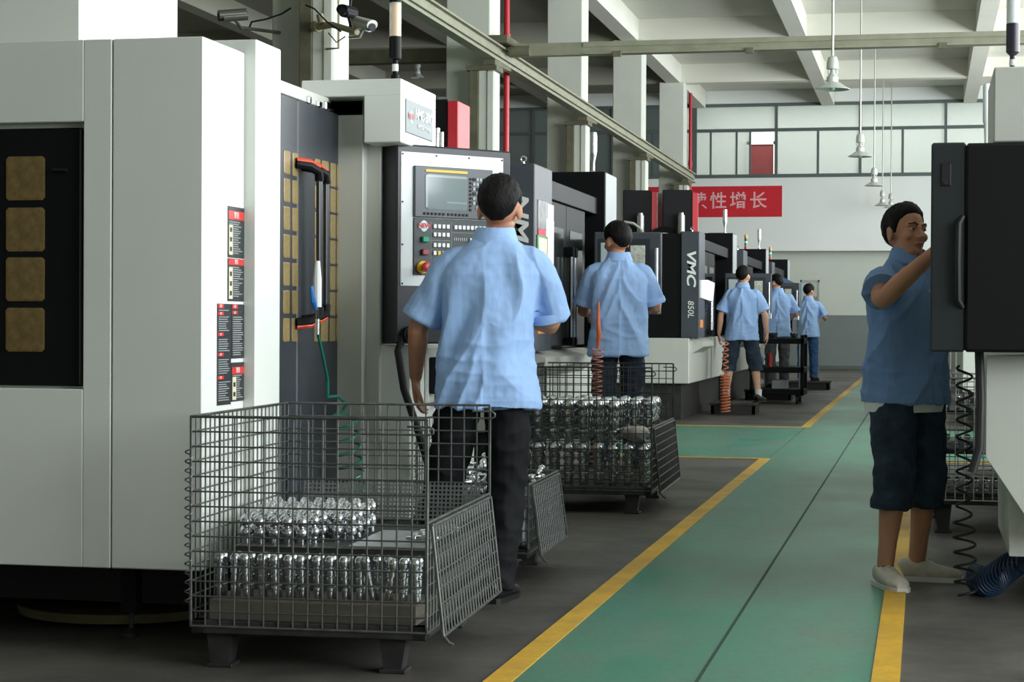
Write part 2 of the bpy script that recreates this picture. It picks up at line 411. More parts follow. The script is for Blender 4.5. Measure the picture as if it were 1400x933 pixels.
# red fire pipes
for (x, y, lab) in ((-5.56, 25.2, 'red vertical pipe on the column behind the crane beam end'), (-5.53, 45.6, 'red vertical pipe on the column nearest the banner')):
    p = thing('fire_pipe', lab, 'pipe', (x, y, 0))
    part(p, 'pipe', MB().cyl((x, y, 0), (x, y, 6.7), 0.04), RED)
    for z in (1.5, 3.2, 4.95): part(p, 'coupling', MB().cyl((x, y, z), (x, y, z+0.12), 0.052), RED)

# pendant lamps
LM = mat('lamp_enamel', (198, 202, 196), 0.35, 0.2); LIN = mat('lamp_inside', (176, 206, 196), 0.4)
def pendant(c, label, rad=0.19):
    x, y, z = c
    t = thing('pendant_lamp', label, 'lamp', (x, y, z), group='pendant lamps over the aisle')
    part(t, 'stem', MB().cyl((x, y, z+0.34), (x, y, 7.2), 0.014, 8), mat('lamp_stem', (170, 172, 162), 0.4, 0.5))
    part(t, 'ballast_cup', MB().lathe([(0.02, 0.36), (0.045, 0.35), (0.062, 0.30), (0.066, 0.22), (0.04, 0.215)], (x, y, z)), LM)
    part(t, 'socket', MB().lathe([(0.015, 0.24), (0.03, 0.17), (0.062, 0.13), (0.064, 0.075), (0.05, 0.07)], (x, y, z)), LM)
    for k in (-1, 1): part(t, 'hook', MB().tube([(x+k*0.04, y, z+0.22), (x+k*0.05, y, z+0.18), (x+k*0.03, y, z+0.14)], 0.006, 6), LM)
    part(t, 'shade', MB().lathe([(0.05, 0.085), (0.08, 0.07), (rad*0.72, 0.03), (rad, 0.0), (rad*0.985, -0.006), (rad*0.7, 0.018), (0.07, 0.05), (0.02, 0.055)], (x, y, z), 28), LM)
    part(t, 'bulb', MB().ell((x, y, z+0.035), (0.035, 0.035, 0.05)), LIN)
LX = -1.0
for (u, v, lab) in ((1138, 122, 'large enamel pendant lamp over the aisle before the crane bridge beam'), (1176, 214, 'enamel pendant lamp hanging second along the aisle'),
                    (1195, 254, 'small enamel pendant lamp hanging third along the aisle'), (1206.5, 281, 'enamel pendant lamp fourth along the aisle towards the far wall')):
    pendant(onX(u, v, LX), lab)
pendant(onY(1218, 284, 48.6), 'last tiny enamel pendant lamp right before the far wall')
pendant(onY(571, 106, 41), 'enamel pendant lamp hanging in the bay beyond the columns', 0.15)

# security cameras on the first column
def cctv(p, d, label, m, fix=None):
    p = Vector(p); d = Vector(d).normalized()
    t = thing('security_camera', label, 'camera', p)
    part(t, 'body', MB().tube([p-d*0.11, p+d*0.12], [(0.045, 0.045), (0.048, 0.048)], 16), m)
    part(t, 'sun_hood', MB().tube([p-d*0.10+Vector((0, 0, .02)), p+d*0.16+Vector((0, 0, .02))], [(0.05, 0.045), (0.055, 0.045)], 16), m)
    part(t, 'lens', MB().cyl(p+d*0.12, p+d*0.165, 0.036), BK2)
    part(t, 'bracket', MB().tube([p-Vector((0, 0, 0.04)), p-d*0.05-Vector((0, 0, 0.11)), Vector(fix) if fix else p-d*0.22-Vector((0, 0, 0.14))], 0.016, 8), m)
    return t
c1 = onY(322, 22, 16.7); cctv(c1, (-0.8, -0.5, -0.12), 'dark grey security camera sticking out left of the first column', mat('camera_grey', (96, 96, 88), 0.4, 0.3), (-6.0, 17.21, 3.9))
c2 = onY(496, 34, 16.2); cctv(c2, (0.72, -0.62, -0.25), 'silver security camera pointing down the aisle on the post bracket', mat('camera_silver', (188, 190, 186), 0.3, 0.5))
c3 = onY(477, 18, 16.3); cctv(c3, (-0.1, -1, -0.06), 'black security camera facing straight out from the post bracket', BK)
ca = onY(435, 36, 16.75)
cbk = thing('camera_bracket', 'beige camera bracket with loose cables on the first column post', 'bracket', ca)
bm_ = mat('beige_bracket', (172, 164, 132), 0.6)
part(cbk, 'wall_disc', MB().cyl(onY(431, 36, 16.8), onY(436, 36, 16.7), 0.05), bm_)
part(cbk, 'arm', MB().tube([onY(433, 36, 16.75), onY(455, 34, 16.5), onY(488, 44, 16.25)], [0.04, 0.028, 0.028], 8), bm_)
part(cbk, 'junction_box', MB().tube([onY(437, 20, 16.6), onY(440, 32, 16.6)], 0.035, 8), bm_)
part(cbk, 'conduit', MB().tube([onY(448, 0, 16.85), onY(449, 66, 16.85), onY(444, 68, 16.85), onY(443, 108, 16.85)], 0.014, 6).tube([onY(463, 0, 16.6), onY(463, 66, 16.6), onY(446, 67, 16.8)], 0.012, 6), bm_)
part(cbk, 'loose_cable', MB().tube([onY(418, 7, 16.6), onY(430, 12, 16.5), onY(447, 30, 16.3), onY(466, 43, 16.2)], 0.008, 6)
     .tube([onY(449, 45, 16.3), onY(460, 58, 16.3), onY(472, 50, 16.3)], 0.006, 6).tube([onY(480, 0, 16.3), onY(478, 14, 16.3)], 0.01, 6), BK2)
cw = MB().tube([onY(340, 40, 16.9), onY(344, 30, 16.85), onY(365, 26, 16.8), onY(385, 19, 16.8), onY(398, 11, 16.75)], 0.009, 6)
solo('camera_cable', cw, BK2, 'thin black cable sagging from the dark camera to the first column', 'cable', onY(344, 30, 16.85))

# ------------------------------------------------------------------ first machine (near left)
def shared(T, name, me, loc, scale=(1, 1, 1), rot=None, label=None):
    o = bpy.data.objects.new(name, me); o.location = loc; o.scale = scale
    if rot: o.rotation_euler = rot
    if label: o['label'] = label
    return link(o, T)
UNIT = {}
def unit(kind, m):
    k = (kind, m.name)
    if k not in UNIT:
        if kind == 'box': UNIT[k] = MB().box(-.5, .5, -.5, .5, -.5, .5, 0.06).mesh('piece', m, False)
        elif kind == 'cyl': UNIT[k] = MB().tube([(0, 0, 0), (0, 0, 1)], 1.0, 6).mesh('rod', m, True)
    return UNIT[k]
def ubox(T, name, m, x0, x1, y0, y1, z0, z1, local=False):
    off = Vector((0, 0, 0)) if local else base_of(T)
    return shared(T, name, unit('box', m), Vector(((x0+x1)/2, (y0+y1)/2, (z0+z1)/2))-off, (abs(x1-x0), abs(y1-y0), abs(z1-z0)))

X1, X2, XD = -2.382, -2.338, -2.425
m1 = thing('machining_center', 'large white machining centre with slate sliding doors behind the near wire cage', 'machine', (-3.2, 7.2, 0))
part(m1, 'machine_body', MB().box(-4.6, -2.50, 6.10, 9.7, 0.32, 1.93, 0.01), W)
c = MB()
c.box(-4.6, -3.95, 6.05, 6.12, 0.305, 2.112, 0.003).box(-3.95, -2.815, 6.05, 6.12, 1.832, 2.112, 0.003).box(-3.95, -2.815, 6.05, 6.12, 0.305, 0.916, 0.003).box(-2.815, -2.7125, 6.05, 6.12, 0.305, 2.112, 0.003)
part(m1, 'end_panel', c, W)
part(m1, 'corner_panel', MB().box(-2.7085, X1, 6.05, 6.449, 0.305, 2.112, 0.004), W)
part(m1, 'end_carcass', MB().box(-4.6, X1-0.012, 6.13, 6.45, 0.31, 2.10), W2)
part(m1, 'shoulder_panel', MB().box(-3.9, X2, 6.452, 6.715, 0.305, 2.160, 0.004), W)
sd = part(m1, 'service_door', MB().box(-3.94, -2.832, 6.075, 6.11, 0.925, 1.815, 0.006), BK)
part(m1, 'door_rebate', MB().box(-3.95, -2.815, 6.115, 6.125, 0.916, 1.832), W2)
ubox(sd, 'door_edge', mat('dark_steel_edge', (70, 72, 74), 0.4, 0.3), -2.838, -2.832, 6.068, 6.078, 0.93, 1.81)
for k in range(3):
    xa = -3.112 - 0.2*k
    for (ya, yb) in ((214, 274), (284, 344), (352, 412), (421, 481)):
        z1 = onY(30, ya, 6.07).z; z0 = onY(30, yb, 6.07).z
        ubox(sd, 'window_pane', AMBD, xa, xa+0.143, 6.069, 6.079, z0, z1)
part(sd, 'latch', MB().tube([(-2.935, 6.066, 1.668), (-2.885, 6.066, 1.668)], [(0.012, 0.006), (0.012, 0.006)], 10), BK2)
# tall rear cover rising above the end panel
part(m1, 'rear_cover', MB().box(-4.6, -2.965, 6.35, 7.06, 2.0, 2.95, 0.01), W)
part(m1, 'rear_cover_flange', MB().box(-4.6, -2.985, 7.06, 7.30, 2.0, 2.95, 0.004), W2)
# sliding doors
zd0, zd1 = 0.36, 2.03
for (ya, yb, name) in ((6.76, 7.165, 'sliding_door'), (7.175, 7.74, 'sliding_door')):
    dd = part(m1, name, MB().box(XD-0.04, XD, ya, yb, zd0, zd1, 0.005), DOORM)
    cols = ((387, 396), (399, 407)) if ya < 7 else ((430, 437), (439, 448.5), (451, 458.5), (460, 467))
    for (ua, ub) in cols:
        y0 = onX(ua, 300, XD).y; y1 = onX(ub, 300, XD).y
        for r in range(7):
            v0 = 206 + r*38.2 + (ua-387)*0.27*(1-r/6.0)+ (8 if (ua > 460 and r == 0) else 0); v1 = v0+32
            zt = onX((ua+ub)/2, v0, XD).z; zb = onX((ua+ub)/2, v1, XD).z
            ubox(dd, 'window_pane', AMB, XD-0.01, XD+0.003, y0, y1, zb, zt)
part(m1, 'door_gap_seal', MB().box(XD-0.05, XD-0.012, 7.16, 7.18, zd0, zd1), BK2)
part(m1, 'door_pocket', MB().box(-2.56, -2.445, 6.72, 7.80, 0.34, 2.05), BK2)
part(m1, 'door_header', MB().box(-2.60, -2.435, 6.72, 7.60, 2.035, 2.085, 0.003).box(-2.60, -2.46, 7.60, 7.70, 2.045, 2.09), W2)
part(m1, 'door_sill', MB().box(-2.60, -2.40, 6.72, 7.80, 0.30, 0.36), W2)
for (ya, yb, zz) in ((7.42, 7.47, 2.055), (7.52, 7.58, 2.065), (7.30, 7.33, 2.06)): part(m1, 'top_roller', MB().box(-2.46, -2.42, ya, yb, 2.03, zz, 0.004), CHROME)
for (u, ztop) in ((437, 0), (446.5, -4)):
    XH = XD+0.075
    a = onX(u, 240-ztop, XH); b = onX(u, 428+ztop, XH)
    h = part(m1, 'door_handle', MB().tube([a, b], [(0.013, 0.020)]*2, 10), mat('handle_black', (38, 40, 44), 0.3))
    for p, s_ in ((a, 1), (b, -1)):
        q = [p+Vector((0, 0, -0.02*s_)), p+Vector((0.0, -0.012, 0.014*s_)), p+Vector((-0.025, -0.05, 0.034*s_)), p+Vector((-0.07, -0.085, 0.040*s_))]
        part(h, 'grip_end', MB().tube(q, [0.019, 0.020, 0.020, 0.018], 10), BK)
        q2 = [v+Vector((0.002, 0.0, 0.014*s_)) for v in q[1:]]
        part(h, 'grip_accent', MB().tube(q2, [0.011, 0.013, 0.012], 8), ORANGE)
# far end frame, top box and lower cabinet
part(m1, 'far_frame', MB().box(-3.6, -2.255, 7.76, 8.5, 0.32, 2.07, 0.005), W2)
part(m1, 'frame_lip', MB().box(-2.57, -2.315, 7.70, 7.78, 0.32, 2.088, 0.004).box(-2.72, -2.315, 7.70, 7.78, 2.02, 2.088, 0.004), W2)
part(m1, 'head_box', MB().box(-2.556, -2.122, 7.6, 8.166, 2.090, 2.161, 0.004).box(-2.283, -2.122, 7.6, 8.166, 1.897, 2.095, 0.004), W)
part(m1, 'lower_cabinet', MB().box(-2.9, -2.125, 7.78, 8.95, 0.32, 1.055, 0.005), W)
part(m1, 'cabinet_plinth', MB().box(-4.5, -2.5, 6.5, 9.5, 0.12, 0.33), BK2)
npl = part(m1, 'name_plate', MB().box(-2.122, -2.117, 7.66, 8.10, 1.945, 2.085, 0.002), mat('grey_name_plate', (112, 122, 124), 0.4))
WHT = mat('white_print', (236, 238, 236), 0.5)
text_part(npl, 'NMC-50V2', 0.062, WHT, (-2.1155, 7.945, 2.035), (0, 1, 0), (0, 0, 1), depth=0.0008, bold=0.0012)
text_part(npl, 'VERTICAL CENTER', 0.026, WHT, (-2.1155, 7.945, 1.985), (0, 1, 0), (0, 0, 1), depth=0.0008)
part(npl, 'logo', MB().cyl((-2.1175, 7.735, 2.015), (-2.1155, 7.735, 2.015), 0.030, 18), mat('logo_cyan', (150, 206, 214), 0.5))
text_part(npl, 'NEW', 0.036, REDD, (-2.1145, 7.735, 2.015), (0, 1, 0), (0, 0, 1), depth=0.0008, bold=0.0008)
# red-edged column cover standing behind the top box
part(m1, 'column_cover', MB().box(-2.56, -2.328, 9.2, 9.43, 1.90, 2.265, 0.004), BK)
part(m1, 'column_cover_edge', MB().box(-2.328, -2.273, 9.19, 9.44, 1.90, 2.255, 0.004), RED)
for (x, r, z) in ((-2.36, 0.018, 2.11), (-2.335, 0.012, 2.09)): part(m1, 'valve', MB().cyl((x, 9.1, 1.92), (x, 9.1, z), r), CHROME)
# levelling foot and struts
for (x, y) in ((-2.73, 6.27), (-2.73, 8.6), (-4.3, 6.27)):
    ft = part(m1, 'levelling_foot', MB().box(x-0.028, x+0.028, y-0.03, y+0.03, 0.125, 0.33, 0.003), BK)
    part(ft, 'bolt', MB().cyl((x, y, 0.055), (x, y, 0.14), 0.009), WIRED)
    part(ft, 'foot_pad', MB().lathe([(0.035, 0.0), (0.035, 0.012), (0.012, 0.03)], (x, y, 0.0389)), WIRED)
# printed warning labels on the lit side
PR = mat('label_black', (40, 44, 46), 0.45); PL = mat('label_grey_print', (150, 154, 154), 0.5); PC = mat('label_cream', (214, 206, 178), 0.5)
def warn(y0, y1, z0, z1, red, cream, label):
    o = part(m1, 'warning_label', MB().box(X1, X1+0.0025, y0, y1, z0, z1), PR, False, label=label)
    ln = MB(); z = z1-0.022
    while z > z0+0.012:
        if not any(a-0.004 < z < b+0.006 for a, b in red):
            ln.box(X1, X1+0.003, y0+0.010+(0.04 if any(a < z < b for a, b in cream) else 0), y0+(y1-y0)*random.uniform(0.6, 0.93), z-0.0022, z+0.0010)
        z -= 0.0078
    part(o, 'print_lines', ln, PL, False)
    for a, b in red:
        full = b-a > 0.017
        part(o, 'red_band', MB().box(X1, X1+0.0032, y0+0.003, (y1-0.003) if full else y0+(y1-y0)*0.45, a, b), REDD, False)
        text_part(o, '警告' if full else '注意', (b-a)*0.8, WHT, (X1+0.0036, (y0+y1)/2 if full else y0+(y1-y0)*0.22, (a+b)/2), (0, 1, 0), (0, 0, 1), depth=0.0003)
    for a, b in cream:
        part(o, 'pictogram_strip', MB().box(X1, X1+0.0033, y0+0.008, y0+0.045, a, b), PC, False)
        k = a+0.012
        pc = MB()
        while k < b-0.012:
            pc.box(X1, X1+0.0038, y0+0.016, y0+0.036, k, k+0.016); k += 0.034
        part(o, 'pictogram', pc, PR, False)
warn(6.285, 6.446, 1.375, 1.555, [(1.51, 1.54)], [(1.385, 1.49)], 'upper black warning label with red header')
warn(6.285, 6.446, 1.222, 1.372, [(1.35, 1.371)], [(1.23, 1.34)], None)
warn(6.186, 6.318, 0.860, 1.212, [(1.196, 1.211), (1.172, 1.184), (1.10, 1.112), (1.03, 1.042), (0.95, 0.962)], [], 'tall black label of small print with red tags')
warn(6.324, 6.449, 1.020, 1.212, [(1.196, 1.211), (1.176, 1.188)], [], None)
warn(6.324, 6.449, 0.868, 1.006, [(0.965, 0.99)], [(0.874, 0.955)], None)
# signal beacon
bx, by = -2.20, 7.78
bc = part(m1, 'signal_beacon', MB().cyl((bx, by, 2.155), (bx, by, 2.30), 0.011).lathe([(0.018, 2.155), (0.018, 2.20), (0.012, 2.205)], (bx, by, 0)).lathe([(0.014, 2.262), (0.026, 2.268), (0.026, 2.36), (0.024, 2.362)], (bx, by, 0)), BK)
part(bc, 'lamp_lens', MB().lathe([(0.0255, 2.362), (0.0255, 2.505), (0.02, 2.507)], (bx, by, 0), 20), mat('clear_beacon_lens', (240, 240, 232), 0.15, alpha=0.45))
part(bc, 'lamp_core', MB().lathe([(0.014, 2.362)] + [(r, 2.362+0.014*k+dz) for k in range(10) for (r, dz) in ((0.016, 0.002), (0.016, 0.009), (0.0115, 0.010), (0.0115, 0.013))], (bx, by, 0), 14), mat('amber_beacon', (240, 178, 70), 0.3))
part(bc, 'lens_cap', MB().lathe([(0.026, 2.505), (0.026, 2.53), (0.015, 2.535)], (bx, by, 0)), BK)
part(bc, 'neck_sleeve', MB().cyl((bx, by, 2.215), (bx, by, 2.245), 0.014), WHITEC)

# control pod of the first machine: its own frame, x along the face, y into the pod
pod = thing('control_panel', 'grey framed control panel with screen, white keys and red stop button', 'control panel', (-2.175, 7.72, 0.0), math.radians(90-41))
def pp(name, mb, m, T=None, **k): return part(T or pod, name, mb, m, world=False, **k)
HS = mat('pod_housing', (42, 45, 50), 0.4, var=0.05)
pp('housing', MB().box(0, 0.60, 0, 0.13, 1.06, 1.905, 0.008), HS)
pp('hanger_arm', MB().box(0.12, 0.34, 0.12, 0.34, 1.45, 1.60, 0.01).box(0.18, 0.28, 0.12, 0.26, 1.6, 1.9, 0.01), HS)
pl = pp('front_plate', MB().box(0.02, 0.556, -0.004, 0.01, 1.305, 1.872, 0.002), mat('pod_white_plate', (224, 230, 230), 0.4))
for (x, z) in [(0.028, z) for z in (1.315, 1.48, 1.66, 1.862)] + [(x, 1.862) for x in (0.2, 0.37, 0.548)] + [(0.548, 1.5), (0.548, 1.68), (0.37, 1.315)]:
    shared(pl, 'screw', unit('cyl', BK2), (x, -0.004, z), (0.004, 0.004, 0.003), (math.pi/2, 0, 0))
sc_ = pp('display_unit', MB().box(0.082, 0.49, -0.018, 0.0, 1.598, 1.815, 0.003), mat('display_bezel', (88, 93, 99), 0.4))
ubox(sc_, 'screen', mat('grey_screen', (128, 140, 142), 0.12), 0.135, 0.352, -0.0205, -0.015, 1.632, 1.782, True)
ubox(sc_, 'screen_status_bar', mat('screen_bar', (150, 160, 158), 0.15), 0.245, 0.348, -0.0212, -0.016, 1.660, 1.668, True)
ubox(sc_, 'screen_title_bar', mat('screen_title', (166, 174, 172), 0.15), 0.137, 0.350, -0.0212, -0.016, 1.768, 1.778, True)
ubox(sc_, 'yellow_strip', YEL, 0.135, 0.352, -0.0212, -0.016, 1.791, 1.802, True)
for k in range(12): ubox(sc_, 'soft_key', BK2, 0.126+k*0.0195+(0.006 if k > 5 else 0), 0.136+k*0.0195+(0.006 if k > 5 else 0), -0.023, -0.015, 1.609, 1.619, True)
for k in range(9): ubox(sc_, 'soft_key', BK2, 0.364, 0.374, -0.023, -0.015, 1.765-k*0.0165, 1.775-k*0.0165, True)
KG = mat('grey_key', (168, 172, 172), 0.4)
for r in range(7):
    for k in range(6):
        if r > 5 and k in (0, 2): continue
        ubox(sc_, 'keypad_key', KG if (r+k) % 3 else BK2, 0.381+k*0.0175, 0.394+k*0.0175, -0.022, -0.015, 1.763-r*0.0205, 1.776-r*0.0205, True)
kb = pp('operator_keyboard', MB().box(0.082, 0.49, -0.010, 0.0, 1.352, 1.594, 0.002), mat('keyboard_face', (58, 64, 66), 0.45))
KW = mat('white_key', (232, 236, 234), 0.4)
rows = [(0.180, 4, 1.560), (0.180, 4, 1.525), (0.180, 4, 1.480), (0.180, 3, 1.446), (0.180, 4, 1.412)]
for (x0, n, z) in rows:
    for k in range(n): ubox(kb, 'key', YEL if (n == 3 and k == 1) else KW, x0+k*0.0225, x0+0.014+k*0.0225, -0.018, -0.008, z-0.007, z+0.010, True)
for k in range(9): ubox(kb, 'key', KW, 0.288+k*0.0215, 0.302+k*0.0215, -0.018, -0.008, 1.552, 1.569, True)
for k, mm in enumerate((KW, REDD, KW)): ubox(kb, 'key', mm, 0.37+k*0.023, 0.386+k*0.023, -0.018, -0.008, 1.498, 1.516, True)
for k in range(7): ubox(kb, 'indicator', KG, 0.288+k*0.0105, 0.293+k*0.0105, -0.0125, -0.008, 1.503, 1.516, True)
for (a, b, c, d) in ((0.168, 0.1685, 1.36, 1.58), (0.276, 0.2765, 1.36, 1.58), (0.17, 0.27, 1.5005, 1.501), (0.28, 0.47, 1.537, 1.5375)):
    ubox(kb, 'panel_line', KG, a, b+0.0008, -0.0112, -0.008, c, d+0.0008, True)
gb = pp('green_button', MB().box(0.118, 0.152, -0.028, -0.01, 1.492, 1.516, 0.003), GRN, kb)
rb = pp('red_button', MB().box(0.118, 0.152, -0.028, -0.01, 1.438, 1.462, 0.003), mat('dull_red_button', (150, 70, 74), 0.4), kb)
ycol = pp('stop_collar', MB().tube([(0.123, -0.010, 1.385), (0.123, -0.022, 1.385)], 0.027, 20), YEL, kb)
pp('emergency_stop', MB().tube([(0.123, -0.02, 1.385), (0.123, -0.040, 1.385), (0.123, -0.044, 1.385), (0.123, -0.058, 1.385), (0.123, -0.062, 1.385)], [0.012, 0.012, 0.022, 0.022, 0.016], 20), REDD, kb)
pp('start_button', MB().tube([(0.188, -0.008, 1.372), (0.188, -0.02, 1.372), (0.188, -0.026, 1.372)], [0.017, 0.016, 0.012], 18), GRN, kb)
lgo = pp('logo_badge', MB().tube([(0.133, -0.010, 1.561), (0.133, -0.012, 1.561)], [(0.019, 0.024)]*2, 16).tube([(0.133, -0.010, 1.561), (0.133, -0.0125, 1.561)], [(0.031, 0.014)]*2, 16), mat('badge_pale', (206, 226, 230), 0.4), kb)
tm = text_mesh('NEW', 0.027, REDD, depth=0.0006, bold=0.0012, shear=0.15)
tm.transform(Matrix.Translation((0.133, -0.0135, 1.561)) @ Matrix.Rotation(math.pi/2, 4, 'X'))
link(bpy.data.objects.new('lettering', tm), lgo)
pp('cable_gland', MB().ell((0.06, -0.02, 1.10), (0.032, 0.032, 0.032)).tube([(0.06, 0.0, 1.10), (0.06, -0.03, 1.10)], 0.035, 14), RUB)
solo('drop_cable', MB().tube([(-2.15, 7.755, 1.10), (-2.165, 7.72, 1.03), (-2.135, 7.71, 0.87), (-2.085, 7.72, 0.72), (-2.045, 7.74, 0.58), (-2.03, 7.76, 0.5)], [0.017]*6, 10), RUB, 'thick black cable hanging from the near control panel', 'cable', (-2.15, 7.755, 1.1))
tk = thing('tool_holder', 'dark clamps and white cup hung on the cabinet under the near control panel', 'holder', (-2.10, 8.05, 0.9))
part(tk, 'back_plate', MB().box(-2.122, -2.105, 8.0, 8.22, 0.80, 1.04, 0.003), W2)
part(tk, 'clamp', MB().box(-2.105, -2.06, 8.0, 8.05, 0.84, 1.0, 0.006).box(-2.105, -2.07, 8.10, 8.14, 0.78, 0.98, 0.006), BK)
part(tk, 'cup', MB().lathe([(0.026, 0.79), (0.032, 0.88), (0.029, 0.88), (0.024, 0.795)], (-2.065, 8.12, 0)), CHROME)

# air gun and green hose hanging on the door handle
ag = thing('air_gun', 'white and blue air gun hooked on the sliding door handle', 'air gun', onX(433, 400, XD+0.12))
p_ = onX(434, 392, XD+0.11)
part(ag, 'barrel', MB().tube([p_+Vector((0, 0, 0.10)), p_+Vector((0, 0, 0.03)), p_+Vector((0, 0, -0.08))], [0.010, 0.017, 0.017], 10), WHITEC)
part(ag, 'grip', MB().tube([p_+Vector((-0.01, -0.05, 0.0)), p_+Vector((0, -0.05, -0.06)), p_+Vector((0, -0.02, -0.09))], [0.007, 0.012, 0.008], 8), mat('blue_plastic', (40, 110, 180), 0.35))
q_ = onX(434, 447, XD+0.10)
part(ag, 'coupling', MB().cyl(q_+Vector((0, 0, 0.03)), q_-Vector((0, 0, 0.03)), 0.010).cyl(p_-Vector((0, 0, 0.08)), q_+Vector((0, 0, 0.03)), 0.008), CHROME)
GH = mat('green_hose', (28, 112, 98), 0.35)
hp = [q_-Vector((0, 0, 0.02)), onX(442, 490, XD+0.09), onX(448, 520, XD+0.08), onX(448, 543, XD+0.08), onX(462, 542, XD+0.10), onX(474, 552, XD+0.10), onX(466, 566, XD+0.08)]
hz = helix(onX(470, 566, XD+0.13), onX(486, 690, XD+0.16), 0.05, 7, 14)
sm = []
for i in range(len(hp)-1):
    for k in range(4): sm.append(hp[i].lerp(hp[i+1], k/4))
solo('air_hose', MB().tube(sm+hz, 0.0065, 6), GH, 'dark green air hose dropping from the air gun into a loose coil', 'hose', tuple(hp[0]))
# round oil tray under the near machine
ot = onG(45, 838)
solo('oil_tray', MB().lathe([(0.40, 0.02), (0.42, 0.02), (0.43, 0.055), (0.415, 0.055), (0.40, 0.03), (0.02, 0.028)], (-3.06, 7.0, 0.0), 40), mat('dull_brass_tray', (120, 112, 84), 0.5, 0.2, var=0.2), 'round shallow oil tray on the floor under the near machine', 'tray', (-3.06, 7.0, 0))

# the near machine and what hangs on it: final size and stand
for o, p in ((m1, (-3.312, 7.452, -0.0403)), (pod, (-2.251, 7.990, -0.0403))):
    o.scale = (1.035,)*3; o.location = p
for n in ('drop_cable', 'tool_holder', 'air_gun', 'air_hose'):
    o = bpy.data.objects[n]; q = Vector(o.location); o.scale = (1.035,)*3
    o.location = (q.x*1.035, q.y*1.035, q.z*1.035-0.0403)

